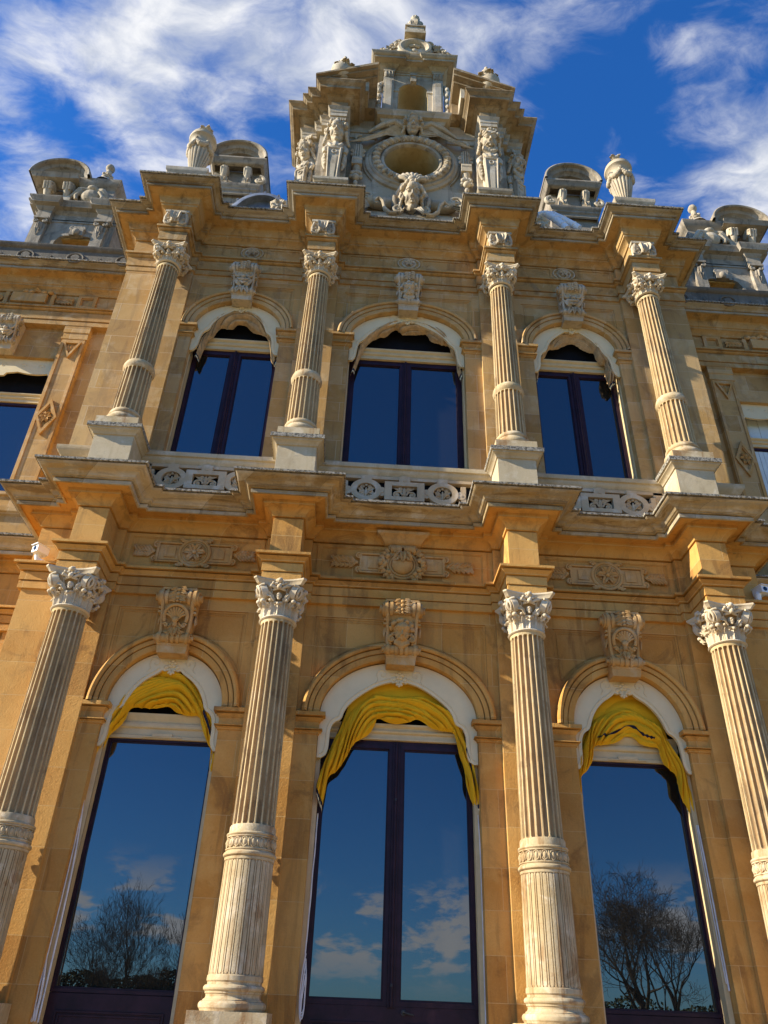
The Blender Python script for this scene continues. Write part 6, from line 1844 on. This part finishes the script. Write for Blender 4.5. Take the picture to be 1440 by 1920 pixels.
    p = M(); p.box(-8.62, -7.66, 3.02, 3.9, 17.60, 17.655); p.box(-8.64, -8.60, 3.02, 3.9, 15.0, 17.5); p.box(-7.68, -7.64, 3.02, 3.9, 15.0, 17.5); put(p, 'reveal', 'stone_soffit', dor)
    # upper stage: hood on scroll brackets, block with shield and finial
    u = M()
    u.box(-9.25, -7.50, Y0 + 0.25, 4.6, 18.83, 19.62)
    u.sweep([(0, 19.58), (0.05, 19.60), (0.30, 19.62), (0.32, 19.70), (0.36, 19.76), (-0.2, 19.78)], [(-9.40, 4.6), (-9.40, Y0 - 0.02), (-8.50, Y0 - 0.02)])
    aw_ = lambda dr: arc(-9.02, 19.76, 0.76 + dr, 0.62 + dr, 36)
    u.ring([(-0.22, 3.3), (-0.22, Y0 - 0.12), (-0.17, Y0 - 0.16), (-0.15, Y0 - 0.22), (-0.06, Y0 - 0.26), (-0.04, Y0 - 0.36), (0.0, Y0 - 0.38), (0.03, Y0 - 0.36), (0.03, 4.6)], aw_)
    u.plate(arc(-9.02, 19.74, 0.56, 0.42, 24)[::-1], Y0 + 0.20, 4.5)
    bl = [(-8.45, 4.4), (-8.45, Y0 - 0.10), (-7.58, Y0 - 0.10), (-7.58, 4.4)]
    u.sweep([(0, 18.85), (0, 19.50), (0.02, 19.52), (0.05, 19.58), (0.10, 19.62), (0.11, 19.66), (0.14, 19.72), (0.145, 19.80), (-0.4, 19.86)], bl)
    u.lathe([(0.40, 19.80), (0.36, 19.86), (0.22, 19.92), (0.15, 20.0)], -8.02, Y0 + 0.2, 20)
    put(u, 'hood', 'stone_dark', dor)
    for xa in (-9.22, -8.72):
        k = M()
        k.spiral((xa, Y0 - 0.16, 19.42), (0, -1, 0), (0, 0, 1), 0.14, 1.6, 0.08, start=PI / 2, hand=1)
        k.disc((xa, Y0 - 0.14, 19.42), (1, 0, 0), 0.13, 0.22, 18)
        k.tube([(xa, Y0 + 0.0, 19.5), (xa, Y0 - 0.24, 19.36), (xa, Y0 - 0.20, 19.18), (xa, Y0 - 0.10, 19.0)], [0.10, 0.11, 0.09, 0.08], 10)
        for q in (-0.07, 0, 0.07):
            k.tube([(xa + q, Y0 - 0.2, 19.52), (xa + q, Y0 - 0.33, 19.40), (xa + q, Y0 - 0.26, 19.2)], 0.035, 7)
        k.box(xa - 0.14, xa + 0.14, Y0 - 0.20, Y0 + 0.3, 18.86, 19.02)
        put(k, 'bracket', 'stone_carved_grey', dor)
    sh_ = M()
    q_ = M()
    q_.ell((-8.12, Y0 - 0.16, 19.10), (0.24, 0.14, 0.25))
    for r_ in (-1, 1):
        q_.tube([(-8.12 + r_ * 0.1, Y0 - 0.15, 19.38), (-8.12 + r_ * 0.3, Y0 - 0.18, 19.32), (-8.12 + r_ * 0.45, Y0 - 0.14, 19.1), (-8.12 + r_ * 0.62, Y0 - 0.12, 18.96)], [0.07, 0.09, 0.07, 0.05], 9)
        q_.tube([(-8.12 + r_ * 0.22, Y0 - 0.22, 19.25), (-8.12 + r_ * 0.34, Y0 - 0.2, 19.05), (-8.12 + r_ * 0.3, Y0 - 0.2, 18.9)], [0.05, 0.06, 0.05], 8)
    q_.ell((-8.12, Y0 - 0.18, 19.42), (0.14, 0.1, 0.09))
    sh_.join(sculpt(q_, 0.016, 1, 0.4))
    put(sh_, 'shield', 'stone_carved_grey', dor)
    fn = M()
    fn.box(-8.12, -7.92, Y0 + 0.1, Y0 + 0.3, 19.90, 20.12)
    fn.lathe([(0.26, 19.86), (0.22, 19.95), (0.13, 20.02), (0.10, 20.14)], -8.02, Y0 + 0.2, 18)
    fn.lathe([(0.13, 20.10), (0.15, 20.15), (0.10, 20.20), (0.07, 20.26), (0.10, 20.34), (0.07, 20.42), (0.06, 20.5), (0.11, 20.55), (0.12, 20.62), (0.09, 20.70), (0.0, 20.74)], -8.02, Y0 + 0.2, 18)
    for q in range(6):
        a = 2 * PI * q / 6
        fn.ell((-8.02 + 0.12 * math.cos(a), Y0 + 0.2 + 0.12 * math.sin(a), 20.22), (0.05, 0.05, 0.06), seg=7, rings=5)
    fn.v = [(x, y - 0.12, z + 0.12) for x, y, z in fn.v]
    put(fn, 'finial', 'stone_carved_grey', dor)

    # ---------------------------------------------------------------- dormer beside the gable
    d = M()
    c = -4.40
    d.box(c - 0.62, c + 0.62, 2.5, 4.2, 14.8, 20.1)
    d.sweep([(0, 19.0), (0.03, 19.03), (0.03, 19.12), (0.07, 19.16), (0.07, 19.22), (0.12, 19.27), (0.13, 19.34), (0, 19.36)], [(c - 0.55, 4.2), (c - 0.55, 2.42), (c + 0.55, 2.42), (c + 0.55, 4.2)])
    d.sweep([(0, 20.04), (0.06, 20.06), (0.10, 20.10), (0.11, 20.17), (0.15, 20.22), (0.15, 20.27), (-0.3, 20.28)], [(c - 0.60, 4.2), (c - 0.60, 2.30), (c + 0.60, 2.30), (c + 0.60, 4.2)])
    aw_ = lambda dr: arc(c, 20.27, 0.72 + dr, 0.66 + dr, 40)
    d.ring([(-0.22, 2.8), (-0.22, 2.34), (-0.16, 2.30), (-0.14, 2.24), (-0.05, 2.20), (-0.03, 2.12), (0.01, 2.10), (0.05, 2.12), (0.05, 4.2)], aw_)
    d.plate(arc(c, 20.26, 0.54, 0.48, 24)[::-1], 2.62, 4.1)
    dor = put(d, 'dormer', 'stone_dark', mansion)
    for xa in (c - 0.32, c + 0.28):
        k = M()
        k.disc((xa, 2.38, 19.92), (1, 0, 0), 0.11, 0.20, 16)
        k.tube([(xa, 2.45, 20.02), (xa, 2.30, 19.92), (xa, 2.36, 19.72), (xa, 2.42, 19.55)], [0.08, 0.10, 0.09, 0.08], 9)
        for q in (-0.06, 0, 0.06):
            k.tube([(xa + q, 2.30, 20.0), (xa + q, 2.24, 19.9), (xa + q, 2.32, 19.72)], 0.03, 7)
        k.box(xa - 0.11, xa + 0.11, 2.36, 2.5, 19.42, 19.66)
        k.leaf([(xa, 2.35, 19.64), (xa, 2.31, 19.55), (xa, 2.34, 19.42)], (1, 0, 0), 0.08, lobes=3)
        put(k, 'bracket', 'stone_carved_grey', dor)
    for q in (-1, 1):
        k = M()
        k.spiral((c + q * 0.62, 2.34, 19.55), (q, 0, 0), (0, 0, 1), 0.15, 1.4, 0.06, start=PI / 2, hand=-1)
        put(k, 'side_scroll', 'stone_carved_grey', dor)

# lead roof behind, and the curved lead hood near the gable
rf = M()
rf.add([(-14, 3.4, 14.6), (14, 3.4, 14.6), (14, 6.0, 19.3), (-14, 6.0, 19.3), (-14, 14, 19.4), (14, 14, 19.4), (-14, 14, 14.6), (14, 14, 14.6)], [(0, 1, 2, 3), (3, 2, 5, 4), (4, 5, 7, 6), (0, 3, 4, 6), (1, 7, 5, 2)])
rf.build('roof', 'lead', mansion)
rf = M()
for q in range(9):
    a0 = R(180 - 20 * q); a1 = R(180 - 20 * (q + 1))
    rf.box(0, 0, 0, 0, 0, 0) if False else None
rf.ring([(0.0, 3.2), (0.0, 1.05), (-0.05, 1.0), (-0.16, 0.98), (-0.16, 1.2)], lambda dr: arc(-3.25, 16.15, 0.78 + dr, 1.0 + dr, 30))
for q in range(7):
    a = R(20 + 140 * q / 6)
    rf.tube([(-3.25 + 0.79 * math.cos(a), 1.02, 16.15 + 1.01 * math.sin(a)), (-3.25 + 0.79 * math.cos(a), 3.2, 16.15 + 1.01 * math.sin(a))], 0.028, 6)
rf.plate(arc(-3.25, 16.15, 0.66, 0.88, 24)[::-1], 1.15, 1.2)
rf.build('lead_hood', 'lead', mansion)

# ------------------------------------------------------------------ free-standing things
def urn(name, x, label):
    root = empty(name, (x, 0.0, 15.015))
    tag(root, label, 'urn', 'carved stone urns on the cornice corners')
    b = M()
    b.box(-0.36, 0.36, -0.36, 0.36, 0.0, 0.52)
    b.sweep([(0, 0.48), (0.015, 0.49), (0.02, 0.55), (0.045, 0.58), (0.055, 0.61), (0.06, 0.69), (-0.3, 0.70)], [(-0.36, 0.36), (-0.36, -0.36), (0.36, -0.36), (0.36, 0.36), (-0.36, 0.36)])
    b.build('urn_pedestal', 'stone_grey', root)
    u = M()
    u.lathe([(0.0, 0.695), (0.20, 0.695), (0.20, 0.75), (0.15, 0.78), (0.11, 0.86), (0.10, 1.0), (0.13, 1.04), (0.10, 1.08), (0.10, 1.14), (0.125, 1.24), (0.155, 1.40), (0.19, 1.62), (0.218, 1.80), (0.228, 1.90), (0.212, 1.98), (0.205, 2.05), (0.215, 2.12), (0.25, 2.17), (0.288, 2.20), (0.294, 2.24), (0.285, 2.28), (0.27, 2.29), (0.275, 2.32), (0.25, 2.34), (0.20, 2.38), (0.12, 2.41), (0.0, 2.42)], seg=40)
    for q in range(18):
        a = 2 * PI * q / 18
        u.tube([(r * math.cos(a), r * math.sin(a), z) for r, z in ((0.105, 1.15), (0.157, 1.40), (0.192, 1.62), (0.219, 1.79))], [0.014, 0.022, 0.03, 0.018], 7)
    for q in range(6):
        a = 2 * PI * q / 6 + 0.3
        for t in range(9):
            b_ = a + (t / 8) * 2 * PI / 6
            zz = 1.98 - 0.16 * math.sin(PI * t / 8)
            r = 0.042 + 0.028 * math.sin(PI * t / 8)
            u.ell((0.236 * math.cos(b_), 0.236 * math.sin(b_), zz), r, seg=8, rings=6)
        hd_ = head(0.15, 'plain', q)
        u.join(hd_, Matrix.Rotation(a + PI / 2, 4, 'Z') @ Matrix.Translation((0, -0.21, 1.94)))
    u.build('urn_body', 'stone_carved_grey', root)
    t = M()
    t.lathe([(0.0, 2.37), (0.20, 2.38), (0.17, 2.42), (0.12, 2.47), (0.075, 2.53), (0.06, 2.58), (0.09, 2.62), (0.0, 2.63)], seg=24)
    rnd = random.Random(3)
    for q in range(9):
        a = rnd.uniform(0, 6.3)
        t.leaf([(0.02 * math.cos(a), 0.02 * math.sin(a), 2.60), (0.07 * math.cos(a), 0.07 * math.sin(a), 2.66), (0.11 * math.cos(a), 0.11 * math.sin(a), 2.72), (0.15 * math.cos(a), 0.15 * math.sin(a), 2.71)], (-math.sin(a), math.cos(a), 0), 0.05, lobes=2)
    t.ell((0.0, 0, 2.70), (0.075, 0.075, 0.10))
    t.ell((0.04, 0, 2.80), 0.045)
    t.build('flame_top', 'stone_carved_grey', root)


urn('stone_urn', -4.52, 'weathered garlanded stone urn in front of the left round-topped dormer')
urn('stone_urn', 4.50, 'weathered garlanded stone urn standing alone against blue sky beside the right round-topped dormer')


def camera_box(x, y, z, yaw, label):
    root = empty('security_camera', (x, y, z))
    root.rotation_euler = (0, 0, yaw)
    tag(root, label, 'camera', 'security cameras on the ledge')
    b = M(); b.box(-0.065, 0.065, -0.13, 0.06, 0.095, 0.205); b.box(-0.075, 0.075, -0.155, 0.065, 0.205, 0.215)
    b.build('housing', 'white_plastic', root)
    b = M(); b.tube([(-0.02, 0.05, 0.0), (-0.05, 0.0, 0.02), (-0.06, -0.02, 0.08), (-0.03, -0.02, 0.12)], [0.05, 0.05, 0.048, 0.045], 12); b.disc((-0.02, 0.05, 0.012), (0, 0, 1), 0.065, 0.024, 16)
    b.build('mount', 'white_plastic', root)
    b = M(); b.disc((0.0, -0.132, 0.15), (0, 1, 0), 0.035, 0.008, 16); b.build('lens', 'dark_glass_dot', root)


camera_box(-5.26, 0.33, 7.022, R(-35), 'small white security camera on the ledge left of the leftmost lower capital')
camera_box(5.36, 0.36, 7.022, R(15), 'small white security camera on the ledge right of the rightmost lower capital')


def pipe(pts, label):
    m = M()
    P = smooth_line([Vector(p) for p in pts], 30)
    o = P[0].copy()
    P = [p - o for p in P]
    m.tube(P, 0.075, 14)
    for i in (6, 15, 24):
        d = (P[i + 1] - P[i]).normalized()
        m.disc(P[i], d, 0.086, 0.03, 16)
    ob = m.build('white_pipe', 'pipe_white', None, tuple(o))
    tag(ob, label, 'pipe', 'white pipes behind the cornice')


pipe([(2.86, 0.78, 16.62), (2.98, 0.74, 16.64), (3.10, 0.68, 16.50), (3.28, 0.60, 16.15), (3.38, 0.55, 15.9)], 'white pipe with a crooked top behind the cornice under the right dormer')
pipe([(3.05, 0.85, 16.78), (3.20, 0.80, 16.72), (3.45, 0.72, 16.42), (3.70, 0.66, 16.1)], 'straighter white pipe slanting down behind the cornice at the right dormer')


# ------------------------------------------------------------------ park behind the viewer (mirrored in the glass)
def bare_tree(name, x, y, h, seed, label, spread=0.55, up_=0.5, droop=0.0, levels=6, leafy=0, stem=0.24):
    rnd = random.Random(seed)
    root = empty(name, (x, y, 0))
    tag(root, label, 'tree', 'bare trees across the lawn')
    tk, cr = M(), M()

    def grow(p, d, L, r, lev):
        n = 4 if lev < 4 else 2
        pts, rad = [p.copy()], [r]
        q = p.copy()
        dd = d.copy()
        for i in range(n):
            dd = (dd + Vector((rnd.uniform(-1, 1), rnd.uniform(-1, 1), rnd.uniform(-0.6, 0.9) + up_ * 0.25 - droop * (lev / levels))) * 0.14).normalized()
            q = q + dd * (L / n)
            pts.append(q.copy())
            rad.append(r * (1 - 0.42 * (i + 1) / n))
        rad = [max(q_, 0.0085) for q_ in rad]
        (tk if lev < 1 else cr).tube(pts, rad, 7 if lev < 2 else (5 if lev < 4 else 3))
        if lev >= levels:
            return
        kids_ = 4 if lev < 2 else 3 if lev < 3 else rnd.choice((2, 2, 3, 3))
        for c in range(kids_):
            a = rnd.uniform(0, 2 * PI)
            t = rnd.uniform(0.35, 1.0) if c else 1.0
            k = min(n - 1, int(t * n))
            base = pts[k + 1] if c == 0 else pts[k].lerp(pts[k + 1], t * n - k if t < 1 else 1)
            side = dd.orthogonal().normalized()
            side = Matrix.Rotation(a, 3, dd) @ side
            nd = (dd * (1 - spread * (0.35 if c == 0 else 0.8)) + side * spread * (0.55 if c == 0 else 1.0) + Vector((0, 0, up_ * 0.25))).normalized()
            grow(base, nd, L * rnd.uniform(0.66, 0.84), rad[-1] * (0.92 if c == 0 else 0.72), lev + 1)
    L0 = h * stem
    grow(Vector((0, 0, -0.1)), Vector((0.03, 0.02, 1)).normalized(), L0, h * 0.0125, 0)
    tk.build('trunk', 'bark', root)
    cr.build('crown', 'bark', root)
    return root


bare_tree('bare_tree', 17.2, -42, 26.5, 5, 'large bare tree with a wide branching crown, mirrored in the right-hand door', 0.64, 0.6, 0.08, 8, stem=0.12)
bare_tree('bare_tree', -18.0, -64, 13.5, 8, 'bare tree with upright twigs mirrored low in the left-hand door', 0.48, 0.9, 0.0, 7)
bare_tree('bare_tree', -20.5, -66, 12.5, 12, 'bare tree with arching low limbs mirrored at the left edge of the left-hand door', 0.55, 0.7, 0.4, 7)
bare_tree('bare_tree', -14.0, -70, 12.0, 19, 'slender bare tree mirrored at the right edge of the left-hand door', 0.46, 0.9, 0.0, 7)

for x, y, h, sd in ((23.0, -50, 22.0, 31), (12.6, -52, 20.0, 37), (-23.0, -72, 13.0, 41), (-16.2, -72, 12.5, 47), (-11.5, -76, 12.0, 53)):
    bare_tree('bare_tree', x, y, h, sd, 'bare tree in the clump behind, its fine twigs mirrored in the glass', 0.52, 0.8, 0.0, 7, stem=0.15)

rnd = random.Random(2)
hm = M()
for i in range(26000):
    side = rnd.choice((0, 0, 0, 1))
    if side == 0:
        x = rnd.uniform(-34, -11); y = -74 + rnd.uniform(-2, 2); top = 4.4 + 1.5 * noise.noise(Vector((x * 0.23, 0, 3))) + (1.0 if x > -17 else 0)
    else:
        x = rnd.uniform(12, 32); y = -56 + rnd.uniform(-2, 2); top = 3.6 + 1.2 * noise.noise(Vector((x * 0.3, 0, 7)))
    z = max(0.1, top) * rnd.random() ** 0.6
    a, b_ = rnd.uniform(0, 6.3), rnd.uniform(-1, 1)
    u_ = Vector((math.cos(a), math.sin(a), b_)).normalized() * 0.13
    w_ = u_.orthogonal().normalized() * 0.09
    p = Vector((x, y, z))
    hm.add([tuple(p - u_), tuple(p + w_), tuple(p + u_), tuple(p - w_)], [(0, 1, 2, 3)])
tag(hm.build('shrubbery', 'leafage'), 'dark evergreen shrubbery beyond the lawn, mirrored at the foot of the glass', 'shrubs', kind='stuff')
